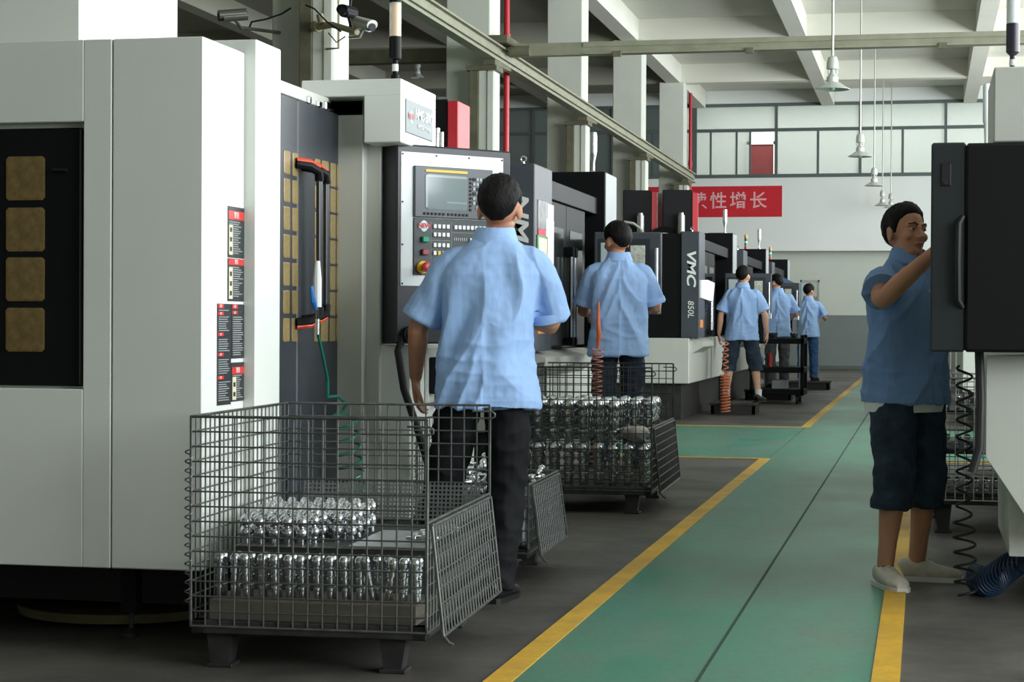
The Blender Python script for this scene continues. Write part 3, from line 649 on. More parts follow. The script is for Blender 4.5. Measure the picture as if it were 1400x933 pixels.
# ------------------------------------------------------------------ black and grey vertical machining centres along the row
def vmc(XF, K, tower, y0, label, text, cover=False, pod_at=None, pod_rot=0.0, beacon=('chrome',), extras=True, pod_w=0.50, pz=(1.28, 1.83)):
    T = thing('machining_center', label, 'machine', (XF-0.8, y0+1.8, 0), group=None)
    P = lambda n, mb, m, **k: part(T, n, mb, m, **k)
    LB = tower+0.65
    P('upper_body', MB().box(XF-1.7, XF-0.20, y0+0.02, y0+LB, 0.94, 2.135, 0.008), BK)
    P('near_panel', MB().box(XF-0.215, XF, y0, y0+0.60, 0.945, 2.155, 0.006), DG)
    # doors on the aisle side
    for k, (a, b) in enumerate(((0.66, 1.42), (1.43, 2.20))):
        d = P('sliding_door', MB().box(XF-0.10, XF-0.055, y0+a, y0+b, 0.97, 1.97, 0.005), BK)
        part(d, 'door_window', MB().box(XF-0.06, XF-0.05, y0+a+0.12, y0+b-0.12, 1.25, 1.80, 0.004), mat('dark_door_window', (40, 44, 46), 0.12))
        hy = y0+(b-0.05 if k == 0 else a+0.07)
        h = part(d, 'door_handle', MB().cyl((XF-0.005, hy, 1.03), (XF-0.005, hy, 1.60), 0.017), CHROME)
        for (za, zb_) in ((1.60, 1.67), (0.97, 1.03)): part(h, 'handle_foot', MB().box(XF-0.06, XF+0.015, hy-0.03, hy+0.03, za, zb_, 0.006), BK)
    P('door_header', MB().box(XF-0.20, XF-0.03, y0+0.60, y0+tower+0.02, 1.97, 2.10, 0.005), BK)
    y00 = y0; y0 = y0+tower-2.53
    P('far_tower', MB().box(XF-0.42, XF+0.03, y0+2.53, y0+3.08, 0.95, 2.305, 0.006), BK)
    P('tower_trim', MB().box(XF-0.36, XF-0.345, y0+2.515, y0+2.535, 1.0, 2.12).box(XF-0.02, XF-0.008, y0+2.515, y0+2.535, 1.0, 1.55), CHROME)
    P('tower_side', MB().box(XF+0.03, XF+0.035, y0+2.54, y0+3.07, 0.96, 2.295), mat('brushed_tower_side', (150, 153, 154), 0.5, var=0.05))
    y0 = y00
    P('base_cabinet', MB().box(XF-1.7, XF-0.115, y0, y0+LB+0.1, 0.42, 0.94, 0.008), W2)
    P('coolant_tray', MB().prism([(XF-0.12, 0.945), (XF+0.02, 0.90), (XF+0.02, 0.84), (XF-0.12, 0.76)], 'y', y0+0.3, y0+(2.35 if tower < 3 else 1.5)), W2)
    P('base_seam', MB().box(XF-0.118, XF-0.112, y0+2.38, y0+2.40, 0.43, 0.93), BK2)
    P('plinth', MB().box(XF-1.6, XF-0.22, y0+0.1, y0+LB, 0.0, 0.43), IRON)
    P('eye_bolt', MB().cyl((XF-0.10, y0+0.12, 2.155), (XF-0.10, y0+0.12, 2.175), 0.008).tube([(XF-0.10+0.018*math.cos(a*math.pi/6), y0+0.12, 2.192+0.018*math.sin(a*math.pi/6)) for a in range(13)], 0.005, 6), CHROME)
    P('orange_tag', MB().box(XF, XF+0.004, y0+0.12, y0+0.40, 1.06, 1.15), ORT)
    if text:
        big, small = text
        text_part(T, big, 0.145, WHT, (XF-0.098, y0-0.003, 1.745), (0, 0, -1), (1, 0, 0), depth=0.002, bold=0.004, shear=0.2, sx=1.35)
        if small: text_part(T, small, 0.10, WHT, (XF-0.10, y0-0.003, 1.27), (0, 0, -1), (1, 0, 0), depth=0.002, shear=0.15)
    for b in beacon:
        if b == 'chrome':
            x, y = XF-0.10, y0+tower+0.2
            P('beacon_mast', MB().lathe([(0.026, 2.305), (0.026, 2.315), (0.012, 2.33), (0.012, 2.39), (0.026, 2.45), (0.029, 2.47), (0.029, 2.60), (0.027, 2.625), (0.01, 2.63)], (x, y, 0), 18), mat('satin_chrome', (225, 228, 230), 0.3, 0.9))
        else:
            x, y = XF-0.32, y0+tower+0.2
            for k, (mm, z) in enumerate(((mat('beacon_red', (200, 40, 40), 0.3), 2.305), (GRN, 2.36), (WHITEC, 2.405), (mat('beacon_dark_green', (50, 110, 60), 0.3), 2.44), (mat('beacon_amber', (226, 150, 50), 0.3), 2.49))):
                P('beacon_section', MB().cyl((x, y, z), (x, y, z+0.05), 0.027, 14), mm)
    if cover:
        P('magazine_cover', MB(Matrix.Translation((XF-0.80, y0+1.6, 0)) @ Matrix.Rotation(0.25, 4, 'Z')).box(-0.36, 0.0, 0, 0.1, 2.10, 2.735, 0.004), BK)
        P('magazine_edge', MB(Matrix.Translation((XF-0.80, y0+1.6, 0)) @ Matrix.Rotation(0.25, 4, 'Z')).box(0.0, 0.075, -0.01, 0.12, 2.10, 2.715, 0.004), RED)
        P('column_cover', MB(Matrix.Translation((XF-0.28, y0+1.6, 0)) @ Matrix.Rotation(0.25, 4, 'Z')).box(-0.37, 0.0, 0, 0.1, 2.10, 2.735, 0.004), BK)
        P('column_cover_edge', MB(Matrix.Translation((XF-0.28, y0+1.6, 0)) @ Matrix.Rotation(0.25, 4, 'Z')).box(0.0, 0.075, -0.01, 0.12, 2.10, 2.70, 0.004), RED)
        P('grey_duct', MB().box(XF-0.77, XF-0.66, y0+1.8, y0+2.0, 2.10, 2.72, 0.01), DADO)
        for dx in (0.40, 0.92): P('spindle_motor', MB().cyl((XF-dx, y0+1.45, 2.13), (XF-dx, y0+1.45, 2.42), 0.045).cyl((XF-dx, y0+1.45, 2.40), (XF-dx, y0+1.45, 2.45), 0.03), mat('motor_grey', (150, 152, 148), 0.35, 0.6))
        for q in ([(XF-1.12, y0+1.4, 2.34), (XF-1.0, y0+1.38, 2.32), (XF-0.90, y0+1.36, 2.25), (XF-0.83, y0+1.34, 2.14)], [(XF-0.40, y0+1.4, 2.22), (XF-0.34, y0+1.36, 2.20), (XF-0.29, y0+1.34, 2.14)]): P('cable_hose', MB().tube(q, 0.016, 8), mat('pale_hose', (190, 192, 184), 0.4))
        P('tool_magazine_disc', MB().tube([(XF-0.62, y0+1.50, 2.05), (XF-0.62, y0+1.56, 2.05)], 0.24, 28), BK).data
        P('magazine_rim', MB().tube([(XF-0.62, y0+1.44, 2.02), (XF-0.62, y0+1.50, 2.02)], 0.19, 28), mat('cream_rim', (190, 184, 166), 0.5))
    T.scale = (1, 1, K)
    if pod_at:
        px, py = pod_at
        Q = thing('control_panel', pod_label(label), 'control panel', (px, py, 0), pod_rot)
        z0, z1 = pz
        part(Q, 'housing', MB().box(-pod_w, 0, 0, 0.16, z0, z1, 0.01), DG, world=False)
        part(Q, 'panel_recess', MB().box(-pod_w+0.03, -0.08, -0.004, 0.01, z0+0.03, z1-0.05, 0.003), HS, world=False)
        part(Q, 'screen', MB().box(-pod_w+0.05, -pod_w+0.17, -0.008, 0.0, z0+0.14, z1-0.08, 0.003), mat('pale_screen', (186, 200, 204), 0.2), world=False)
        part(Q, 'chart_sheet', MB().box(-0.23, -0.12, -0.008, 0.0, z0+0.16, z1-0.10, 0.003), mat('printed_sheet', (226, 228, 216), 0.6, rgb2=(176, 180, 166), vscale=40), world=False)
        part(Q, 'grab_rail', MB().cyl((-0.035, -0.045, z0+0.02), (-0.035, -0.045, z1-0.12), 0.013).box(-0.09, 0.0, -0.06, 0.0, z0-0.06, z0+0.02, 0.006), mat('satin_chrome', (225, 228, 230), 0.3, 0.9), world=False)
        ya = y0+tower+0.12-py; xa = -(px-XF)-0.06
        part(Q, 'support_arm', MB().box(-pod_w*0.7, -pod_w*0.7+0.08, 0.15, ya+0.08, z1-0.10, z1-0.01, 0.008).box(xa, -pod_w*0.7+0.08, ya, ya+0.08, z1-0.10, z1-0.01, 0.008), BK, world=False)
        part(Q, 'lower_box', MB().box(-pod_w, -0.10, 0.02, 0.16, z0-0.36, z0, 0.008), BK, world=False)
    return T
PODLABEL = {}
def pod_label(l): return PODLABEL.get(l, 'grey control panel with pale sheets and chrome grab rail')
L2 = 'black machining centre with grey end panel and papers, behind the second wire cage'
L3 = 'black machining centre marked VMC 850L beyond the green cross aisle'
L4 = 'black machining centre with red and green beacon past the black trolley'
L5 = 'farthest black machining centre of the row near the grey wall'
PODLABEL.update({L2: 'grey control panel with pale sheets facing the man with the orange hose', L3: 'grey control panel in front of the man in shorts on the platform',
                 L4: 'grey control panel with blue edge before the man behind the trolley'})
m2 = vmc(-2.50, 1.02, 2.62, 12.2, L2, ('NMC', None), pod_at=(-1.905, 13.98), pod_rot=math.radians(6))
m3 = vmc(-2.62, 1.045, 3.70, 22.55, L3, ('VMC', '850L'), cover=True, pod_at=(-1.99, 25.45), pod_rot=math.radians(6), pod_w=0.62)
m4 = vmc(-2.62, 1.045, 3.65, 28.2, L4, None, pod_at=(-2.0, 31.2), pod_rot=math.radians(6), beacon=('chrome', 'stack'), pod_w=0.55)
m5 = vmc(-2.62, 1.045, 3.4, 33.6, L5, None, beacon=('stack',))
# papers taped to the second machine
XF = -2.50
part(m2, 'pouch', MB().box(XF, XF+0.006, 12.3, 12.66, 1.74, 1.93, 0.002), mat('clear_pouch_dark', (96, 92, 94), 0.3, rgb2=(150, 150, 150), vscale=14))
part(m2, 'pink_note', MB().box(XF, XF+0.007, 12.305, 12.545, 1.70, 1.74), mat('pink_note', (206, 60, 90), 0.6))
part(m2, 'paper_sheet', MB().box(XF, XF+0.010, 12.565, 12.825, 1.46, 1.82, 0.003).box(XF, XF+0.012, 12.605, 12.805, 1.82, 1.92, 0.003).box(XF, XF+0.006, 12.305, 12.805, 1.44, 1.50), PAPER)
nf = part(m2, 'notice_frame', MB().box(XF, XF+0.010, 12.265, 12.605, 1.465, 1.70, 0.002), mat('green_frame', (60, 150, 80), 0.5))
part(nf, 'notice_sheet', MB().box(XF, XF+0.012, 12.290, 12.580, 1.48, 1.685), mat('cream_sheet', (222, 216, 200), 0.6, rgb2=(206, 196, 180), vscale=30))
# plastic bag of papers on the VMC 850L machine
XF = -2.62
part(m3, 'paper_bag', MB().prism([(22.62, 1.40), (23.9, 1.37), (24.1, 1.60), (23.3, 1.62), (22.6, 1.60)], 'x', XF, XF+0.02), PAPER)
part(m3, 'blue_cabinet_top', MB().prism([(XF-0.55, 2.30), (XF-0.42, 2.36), (XF-0.22, 2.36), (XF-0.12, 2.30)], 'y', 27.35, 27.85), mat('dull_blue_paint', (78, 108, 146), 0.5))
part(m3, 'grey_cabinet', MB().box(XF-0.55, XF-0.10, 27.2, 28.0, 0.5, 2.30, 0.01), mat('cabinet_grey', (140, 146, 148), 0.5))
p4 = bpy.data.objects['control_panel.003']
part(p4, 'blue_cap', MB().prism([(-0.52, 1.83), (-0.37, 1.93), (-0.27, 1.93), (-0.07, 1.83)], 'y', 0.02, 0.14), mat('dull_blue_paint', (78, 108, 146), 0.5), world=False)
part(p4, 'blue_post', MB().box(0.012, 0.045, -0.02, 0.12, 0.0, 1.83), mat('pale_blue_post', (140, 164, 186), 0.4), world=False)
# clear guard screen by the last man
gs = thing('guard_screen', 'clear guard screen in thin grey frame beside the last man', 'screen', (-1.95, 36.2, 0))
a = onY(1094, 383, 36.2); b = onY(1120, 431, 36.2)
GF = mat('pale_grey_frame', (168, 174, 172), 0.5)
part(gs, 'frame', MB().box(a.x, b.x, 36.18, 36.22, a.z-0.04, a.z).box(b.x-0.03, b.x, 36.18, 36.22, 0, a.z).box(a.x, a.x+0.03, 36.18, 36.22, 0, a.z).box(a.x, b.x, 36.18, 36.22, b.z-0.3, b.z-0.26), GF)
part(gs, 'glazing', MB().box(a.x+0.03, b.x-0.03, 36.195, 36.205, b.z-0.26, a.z-0.04), mat('guard_glazing', (190, 200, 190), 0.1, alpha=0.3))
part(gs, 'sticker', MB().box(b.x-0.12, b.x-0.04, 36.19, 36.196, b.z, b.z+0.35), mat('ochre_sticker', (178, 164, 104), 0.6))

# ------------------------------------------------------------------ right hand machine seen from its back edge
mr = thing('machining_center', 'white machining centre with black panel pod beside the man with raised arm', 'machine', (1.2, 8.8, 0))
R_ = lambda n, mb, m, **k: part(mr, n, mb, m, **k)
R_('head_box', MB().box(0.265, 2.4, 7.85, 8.6, 1.885, 2.185, 0.005), W2)  # head box, cabinet and skirt greyed to stand in for blocked light
R_('upper_body', MB().box(0.5, 2.6, 8.0, 10.4, 0.9, 2.0, 0.008), W)
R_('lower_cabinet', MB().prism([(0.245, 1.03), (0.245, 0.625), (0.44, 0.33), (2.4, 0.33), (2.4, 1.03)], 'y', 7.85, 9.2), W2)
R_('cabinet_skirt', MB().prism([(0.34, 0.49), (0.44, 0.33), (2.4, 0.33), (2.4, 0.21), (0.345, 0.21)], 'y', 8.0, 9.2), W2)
R_('base_foot', MB().box(0.60, 0.70, 8.2, 8.3, 0, 0.34, 0.01).box(0.60, 0.70, 9.0, 9.1, 0, 0.34, 0.01), IRON)
R_('plinth', MB().box(0.8, 2.3, 8.3, 10.2, 0, 0.9), IRON)
bx, by = 0.345, 8.05
bb = R_('signal_beacon', MB().cyl((bx, by, 2.18), (bx, by, 2.26), 0.012).lathe([(0.012, 2.255), (0.027, 2.27), (0.027, 2.385), (0.025, 2.387)], (bx, by, 0)), mat('beacon_plum_black', (46, 42, 56), 0.4))
part(bb, 'neck_sleeve', MB().cyl((bx, by, 2.215), (bx, by, 2.24), 0.014), WHITEC)
part(bb, 'lamp_lens', MB().lathe([(0.026, 2.387), (0.026, 2.56), (0.02, 2.565)], (bx, by, 0), 20), mat('white_beacon_lens', (236, 244, 246), 0.2))
rp = thing('control_panel', 'black control panel pod seen from behind beside the man with raised arm', 'control panel', (0.02, 7.72, 0))
part(rp, 'side_frame', MB().box(0.022, 0.155, 7.70, 7.90, 1.045, 1.872, 0.008), mat('pod_side_slate', (40, 45, 47), 0.5, spec=0.3))
part(rp, 'back_cover', MB().box(0.153, 0.62, 7.69, 7.90, 1.045, 1.868, 0.012), mat('pod_back_black', (13, 13, 14), 0.6, spec=0.25))
part(rp, 'grip_bar', MB().tube([(0.146, 7.70, 1.22), (0.128, 7.685, 1.25), (0.126, 7.68, 1.40), (0.128, 7.685, 1.55), (0.146, 7.70, 1.58)], [0.010, 0.013, 0.013, 0.013, 0.010], 10), BK2)
part(rp, 'latch_plate', MB().box(0.060, 0.098, 7.694, 7.702, 1.70, 1.79, 0.003), BK2)
part(rp, 'latch_screw', MB().cyl((0.079, 7.690, 1.712), (0.079, 7.70, 1.712), 0.007), IRON)
part(rp, 'support_column', MB().box(0.3, 0.49, 7.89, 8.1, 1.05, 1.88, 0.01), BK)
part(rp, 'hanging_cable', MB().tube([(0.215, 7.86, 1.05), (0.222, 7.85, 0.85), (0.218, 7.84, 0.66), (0.19, 7.83, 0.56)], 0.018, 10), RUB)
def right_machine(y0, label, mast=False, xf=0.40):
    T = thing('machining_center', label, 'machine', (xf+1.0, y0+1.8, 0))
    P = lambda n, mb, m, **k: part(T, n, mb, m, **k)
    P('upper_body', MB().box(xf+0.06, xf+2.3, y0, y0+3.8, 0.92, 2.15, 0.01), BK)
    P('base_cabinet', MB().box(xf+0.02, xf+2.3, y0, y0+3.9, 0.40, 0.92, 0.01), W2)
    P('plinth', MB().box(xf+0.2, xf+2.2, y0+0.1, y0+3.8, 0, 0.41), IRON)
    P('head_box', MB().box(xf+0.3, xf+2.2, y0+0.8, y0+2.6, 2.15, 2.42, 0.01), W)
    for (a_, b_) in ((0.7, 1.6), (1.62, 2.5)):
        d = P('sliding_door', MB().box(xf+0.02, xf+0.06, y0+a_, y0+b_, 0.96, 1.98, 0.005), DG)
        part(d, 'door_window', MB().box(xf+0.015, xf+0.03, y0+a_+0.15, y0+b_-0.15, 1.25, 1.8, 0.004), MATS['dark_door_window'])
        hy = y0+(b_-0.06 if a_ < 1 else a_+0.06)
        part(d, 'door_handle', MB().cyl((xf-0.03, hy, 1.05), (xf-0.03, hy, 1.6), 0.016).box(xf-0.04, xf+0.03, hy-0.02, hy+0.02, 1.6, 1.64).box(xf-0.04, xf+0.03, hy-0.02, hy+0.02, 1.01, 1.05), CHROME)
    if mast:
        b0 = onY(1349, 190, y0+1.6)
        P('beacon_mast', MB().lathe([(0.03, 2.0), (0.016, 2.17), (0.016, b0.z-0.02), (0.02, b0.z+0.1), (0.028, b0.z+0.12), (0.028, b0.z+0.36), (0.02, b0.z+0.38)], (b0.x+0.0, y0+1.6, 0)), MATS['white_beacon_lens'])
right_machine(11.95, 'black and white machining centre with chrome mast, behind the right hand wire cage', True)
right_machine(22.0, 'black and white machining centre on the right just past the cross aisle')
right_machine(27.4, 'black and white machining centre in the middle of the right hand row')
right_machine(33.0, 'black and white machining centre next to last in the right hand row')
right_machine(38.6, 'black and white machining centre at the far end of the right hand row')

# ------------------------------------------------------------------ wire cages and the steel parts in them
def cage(name, label, loc, rot, Wd, D, H, m, gate_right=True, full=('front', 'back', 'left'), half=(), wire_parts=True, pitch=0.049, group=None, feet=0.115):
    T = thing(name, label, 'wire cage', loc, rot, group)
    zb = feet+0.045
    r = 0.0031
    pt = lambda n, mb, mm, P=None: part(P or T, n, mb, mm, world=False)
    pt('base_frame', MB().box(0, Wd, 0, 0.05, feet, zb, 0.004).box(0, Wd, D-0.05, D, feet, zb, 0.004).box(0, 0.05, 0, D, feet, zb, 0.004).box(Wd-0.05, Wd, 0, D, feet, zb, 0.004).box(0, Wd, D/2-0.03, D/2+0.03, feet, zb), IRON)
    pt('base_mesh', MB().box(0.03, Wd-0.03, 0.03, D-0.03, zb-0.012, zb-0.006), IRON)
    for (x, y) in ((0.09, 0.07), (Wd-0.12, 0.07), (0.09, D-0.09), (Wd-0.12, D-0.09)):
        pt('foot', MB().prism([(x-0.045, feet), (x+0.045, feet), (x+0.03, 0.012), (x-0.03, 0.012)], 'y', y-0.04, y+0.04).box(x-0.045, x+0.045, y-0.045, y+0.045, 0, 0.014, 0.003), IRON)
    def panel(pname, o, ax, L, z0, z1, tilt=None, thick=r*1.7):
        """wire panel: origin o, along unit axis ax, from z0 to z1; tilt = horizontal drift of the lower edge"""
        o = Vector(o); ax = Vector(ax); dn = Vector(tilt) if tilt else Vector((0, 0, 0))
        def at(s, z): return o + ax*s + Vector((0, 0, z)) + dn*((z1-z)/(z1-z0))
        fr = MB()
        for a, b in (((0, z0), (L, z0)), ((0, z1), (L, z1)), ((0, z0), (0, z1)), ((L, z0), (L, z1))):
            fr.tube([at(*a), at(*b)], thick, 6)
        F = pt(pname, fr, m)
        nv = max(2, round(L/pitch)); nh = max(2, round((z1-z0)/pitch))
        segs = [(at(L*k/nv, z0), at(L*k/nv, z1)) for k in range(1, nv)] + [(at(0, z0+(z1-z0)*k/nh), at(L, z0+(z1-z0)*k/nh)) for k in range(1, nh)]
        if wire_parts:
            me = unit('cyl', m)
            for p0, p1 in segs:
                d = p1-p0; w = bpy.data.objects.new('wire', me); w.location = p0
                w.rotation_mode = 'QUATERNION'; w.rotation_quaternion = d.to_track_quat('Z', 'Y'); w.scale = (r, r, d.length)
                link(w, F)
        else:
            mb = MB()
            for p0, p1 in segs: mb.tube([p0, p1], r, 5)
            o2 = pt('wire_mesh', mb, m, F); o2['kind'] = 'stuff'
        return F
    Hh = zb+(H-zb)*0.5
    sides = {'front': ((0, 0, 0), (1, 0, 0), Wd), 'back': ((0, D, 0), (1, 0, 0), Wd), 'left': ((0, 0, 0), (0, 1, 0), D), 'right': ((Wd, 0, 0), (0, 1, 0), D)}
    for k in sides:
        o, ax, L = sides[k]
        if k in full: F = panel(k+'_panel', o, ax, L, zb-0.02, H)
        elif k in half: F = panel(k+'_panel', o, ax, L, zb-0.02, Hh)
    if gate_right:
        panel('right_panel', (Wd, 0, 0), (0, 1, 0), D, zb-0.02, Hh)
        panel('drop_gate', (Wd+0.012, 0.02, 0), (0, 1, 0), D-0.06, zb-0.03, Hh-0.01, tilt=(0.04, 0, 0), thick=0.006)
        pt('gate_hook', MB().tube([(Wd+0.05, 0.03, zb-0.03), (Wd+0.07, 0.02, zb-0.05), (Wd+0.08, 0.04, zb-0.06)], 0.005, 6), m)
    for (x, y) in ((0, 0), (0, D), (Wd, 0), (Wd, D)):
        pt('corner_post', MB().tube([(x, y, zb), (x, y, H if (x == 0 and 'left' in full) or 'back' in full else Hh)], 0.0055, 6), m)
    if 'left' in full: pt('hinge_coil', MB().tube(helix((-0.008, 0.0, zb+0.05), (-0.008, 0.0, H-0.1), 0.012, 17, 8), 0.0028, 5), m)
    if 'back' in full and 'front' in full:
        for y in (0, D):
            x0 = Wd-0.065; z = H-0.035
            pt('latch_loop', MB().tube([(x0, y-0.01, z+0.012), (Wd+0.01, y-0.01, z+0.012), (Wd+0.022, y-0.01, z+0.004), (Wd+0.022, y-0.01, z-0.008), (Wd+0.01, y-0.01, z-0.014), (x0, y-0.01, z-0.014)], 0.004, 6), m)
    return T

rot1 = math.radians(2.5)
c1 = cage('wire_cage', 'large wire mesh cage of steel shafts in front of the near white machine', (-2.372, 5.93, 0), rot1, 0.80, 1.12, 0.835, WIRE)
c2 = cage('wire_cage', 'low folded wire cage heaped with small steel parts behind the man in black trousers', (-2.19, 8.13, 0), math.radians(2), 0.50, 0.84, 0.72, WIRE, gate_right=True, full=('left',), half=('front', 'back'))
c3 = cage('wire_cage', 'tall wire cage full of upright shafts in front of the black machine with papers', (-2.46, 11.33, 0), math.radians(1.5), 0.86, 1.25, 0.885, WIRED)
c4 = cage('wire_cage', 'wire cage with shiny parts behind the man with raised arm', (0.02, 10.75, 0), math.radians(1), 0.9, 1.0, 0.86, mat('pale_wire', (150, 152, 150), 0.4, 0.8), gate_right=False, full=('front', 'back', 'left', 'right'), wire_parts=False, feet=0.16)

def shaft_profile(L, R):
    pts = [(R*0.50, 0.0), (R*0.58, L*0.015), (R*0.58, L*0.20), (R*0.72, L*0.22), (R*0.72, L*0.27), (R*0.60, L*0.285), (R*0.62, L*0.30), (R*0.74, L*0.33), (R*0.74, L*0.50), (R*0.60, L*0.515), (R*0.60, L*0.54),
           (R*0.80, L*0.56), (R*0.84, L*0.60), (R*0.84, L*0.70), (R*0.66, L*0.715), (R*0.66, L*0.74), (R*0.90, L*0.76), (R*1.0, L*0.80)]
    for a in range(0, 7):
        t = a/6*math.pi/2; pts.append((R*max(0.06, math.cos(t*0.97)), L*(0.87+0.13*math.sin(t))))
    return pts
SH = MB().lathe(shaft_profile(0.150, 0.0172), seg=12).mesh('steel_shaft', STEEL)
SHB = MB().lathe(shaft_profile(0.290, 0.036), seg=14).mesh('steel_shaft', STEEL)
_kn = [(0.010, 0.0), (0.011, 0.02)]
for _c in (0.042, 0.083):
    _kn += [(max(0.009, 0.0205*math.cos(a*math.pi/10)), _c+0.0205*math.sin(a*math.pi/10)) for a in range(-4, 5 if _c < 0.08 else 6)]
_kn[-1] = (0.002, _kn[-1][1])
SHK = MB().lathe(_kn, seg=12).mesh('steel_shaft', STEEL)
def place(me, name, label, cat, group, M4):
    o = bpy.data.objects.new(name, me); o.matrix_world = M4; COL.objects.link(o)
    return tag(o, label, cat, group)
MC1 = Matrix.Translation((-2.372, 5.93, 0)) @ Matrix.Rotation(rot1, 4, 'Z')
# wooden bearer board with standing shafts
bd = bpy.data.objects.new('bearer_board', MB().box(0.05, 0.76, 0.035, 0.60, 0.155, 0.225, 0.004).mesh('bearer_board', mat('grey_wood_board', (92, 88, 78), 0.8, var=0.15, vscale=8, stretch=(1, 6, 6)))); bd.matrix_world = MC1
tag(link(bd), 'grey timber bearer board on the floor of the near wire cage', 'board')
bd2 = bpy.data.objects.new('bearer_board', MB().box(0.05, 0.76, 0.62, 1.08, 0.155, 0.225, 0.004).mesh('bearer_board', MATS['grey_wood_board'])); bd2.matrix_world = MC1
tag(link(bd2), 'rear timber bearer board on the floor of the near wire cage', 'board')
rnd = random.Random(3)
for j in range(2):
    for i in range(15):
        x = 0.075+i*0.0480+rnd.uniform(-.003, .003); y = 0.075+j*0.052
        tl = Euler((rnd.uniform(-.04, .04), rnd.uniform(-.05, .05), rnd.uniform(0, 6)))
        if i in (11, 12) and j == 0: tl = Euler((0.05, -0.20 if i == 11 else 0.16, 0))
        place(SH, 'steel_shaft', 'polished steel shaft standing in the lower rows of the near wire cage', 'shaft', 'lower row shafts in near cage',
              MC1 @ Matrix.Translation((x, y, 0.226 + (0.008 if abs(tl.y) > .2 else 0.001))) @ tl.to_matrix().to_4x4())
# layer of interleaf mesh, second layer of shafts towards the back left
PERF = mat('perforated_liner', (118, 120, 120), 0.4, 0.7)
lin_ = MB()
def perf(mb, x0, x1, y0, y1, z, step=0.018):
    nx = int((x1-x0)/step); ny = int((y1-y0)/step)
    for i in range(nx+1): mb.box(x0+i*step-0.003, x0+i*step+0.003, y0, y1, z, z+0.002)
    for j in range(ny+1): mb.box(x0, x1, y0+j*step-0.003, y0+j*step+0.003, z+0.0005, z+0.0025)
stand = MB().box(0.05, 0.76, 0.30, 1.08, 0.225, 0.375, 0.003)
o = bpy.data.objects.new('packing_crate', stand.mesh('packing_crate', mat('dark_crate', (74, 74, 72), 0.7, var=0.2, vscale=9))); o.matrix_world = MC1
tag(link(o), 'dark packing crate behind the standing shafts in the near wire cage', 'crate')
perf(lin_, 0.07, 0.75, 0.27, 1.07, 0.376)
o = bpy.data.objects.new('perforated_liner', lin_.mesh('perforated_liner', PERF, False)); o.matrix_world = MC1
tag(link(o), 'perforated metal liner sheet lying under the upper shafts of the near cage', 'liner sheet', kind='stuff')
for j in range(10):
    for i in range(8):
        if i > 6-max(0, 3-j)*0.4 and j < 2: continue
        x = 0.085+i*0.050+rnd.uniform(-.003, .003)-(0.02 if j % 2 else 0); y = 0.33+j*0.050
        M4 = MC1 @ Matrix.Translation((x, y, 0.3795)) @ Euler((rnd.uniform(-.05, .05), rnd.uniform(-.05, .05), rnd.uniform(0, 6))).to_matrix().to_4x4() @ Matrix.Diagonal((1, 1, 0.92+0.03*j, 1))
        place(SHK, 'steel_shaft', 'shiny round-topped shaft in the upper layer at the back of the near cage', 'shaft', 'upper layer shafts in near cage', M4)
# pale grey sheet and folded mesh panel resting behind
o = bpy.data.objects.new('cover_sheet', MB().prism([(0.46, 0.380), (0.75, 0.380), (0.75, 0.384), (0.46, 0.384)], 'y', 0.30, 0.80).mesh('cover_sheet', mat('pale_grey_sheet', (176, 180, 182), 0.45, 0.3, var=0.08, vscale=10))); o.matrix_world = MC1
tag(link(o), 'pale grey metal sheet lying over parts in the near cage', 'sheet')
fold = MB(); fold.m = Matrix.Translation((0.02, 1.06, 0.40)) @ Matrix.Rotation(math.radians(78), 4, 'X')
perf(fold, 0.06, 0.76, 0.0, 0.14, 0.0, 0.016)
o = bpy.data.objects.new('perforated_panel', fold.mesh('perforated_panel', PERF, False)); o.matrix_world = MC1
tag(link(o), 'perforated metal strip standing along the back of the near cage', 'liner sheet', kind='stuff')
# a few lying shafts at the right end
for k in range(7):
    M4 = MC1 @ Matrix.Translation((0.655+0.012*(k % 2), 0.34+k*0.055, 0.408)) @ Matrix.Rotation(math.radians(88), 4, 'Y') @ Matrix.Diagonal((1, 1, 0.8, 1))
    place(SH, 'steel_shaft', 'steel shaft lying on its side by the drop gate of the near cage', 'shaft', 'lying shafts in near cage', M4)
# second cage: heap of small parts
MC2 = Matrix.Translation((-2.19, 8.13, 0)) @ Matrix.Rotation(math.radians(2), 4, 'Z')
SM = MB().lathe([(r*0.75, z*0.62) for r, z in shaft_profile(0.150, 0.0215)], seg=10).mesh('steel_shaft', STEEL)
for j in range(8):
    for i in range(8):
        M4 = MC2 @ Matrix.Translation((0.075+i*0.049, 0.10+j*0.090, 0.415+0.03*math.sin(i*0.8+j)+rnd.uniform(0, .03))) @ Euler((rnd.uniform(.9, 2.2), rnd.uniform(-.6, .6), rnd.uniform(0, 6))).to_matrix().to_4x4()
        place(SM, 'steel_shaft', 'short steel part tumbled on the heap in the low folded cage', 'steel part', 'heap of parts in low cage', M4)
bxm = MB().box(0.02, 0.48, 0.02, 0.82, 0.165, 0.37, 0.01)
o = bpy.data.objects.new('parts_bin', bxm.mesh('parts_bin', mat('bin_dark_steel', (64, 66, 68), 0.4, 0.6, rgb2=(140, 144, 148), vscale=28))); o.matrix_world = MC2
tag(link(o), 'dark steel bin filling the low folded cage under the heap', 'bin')
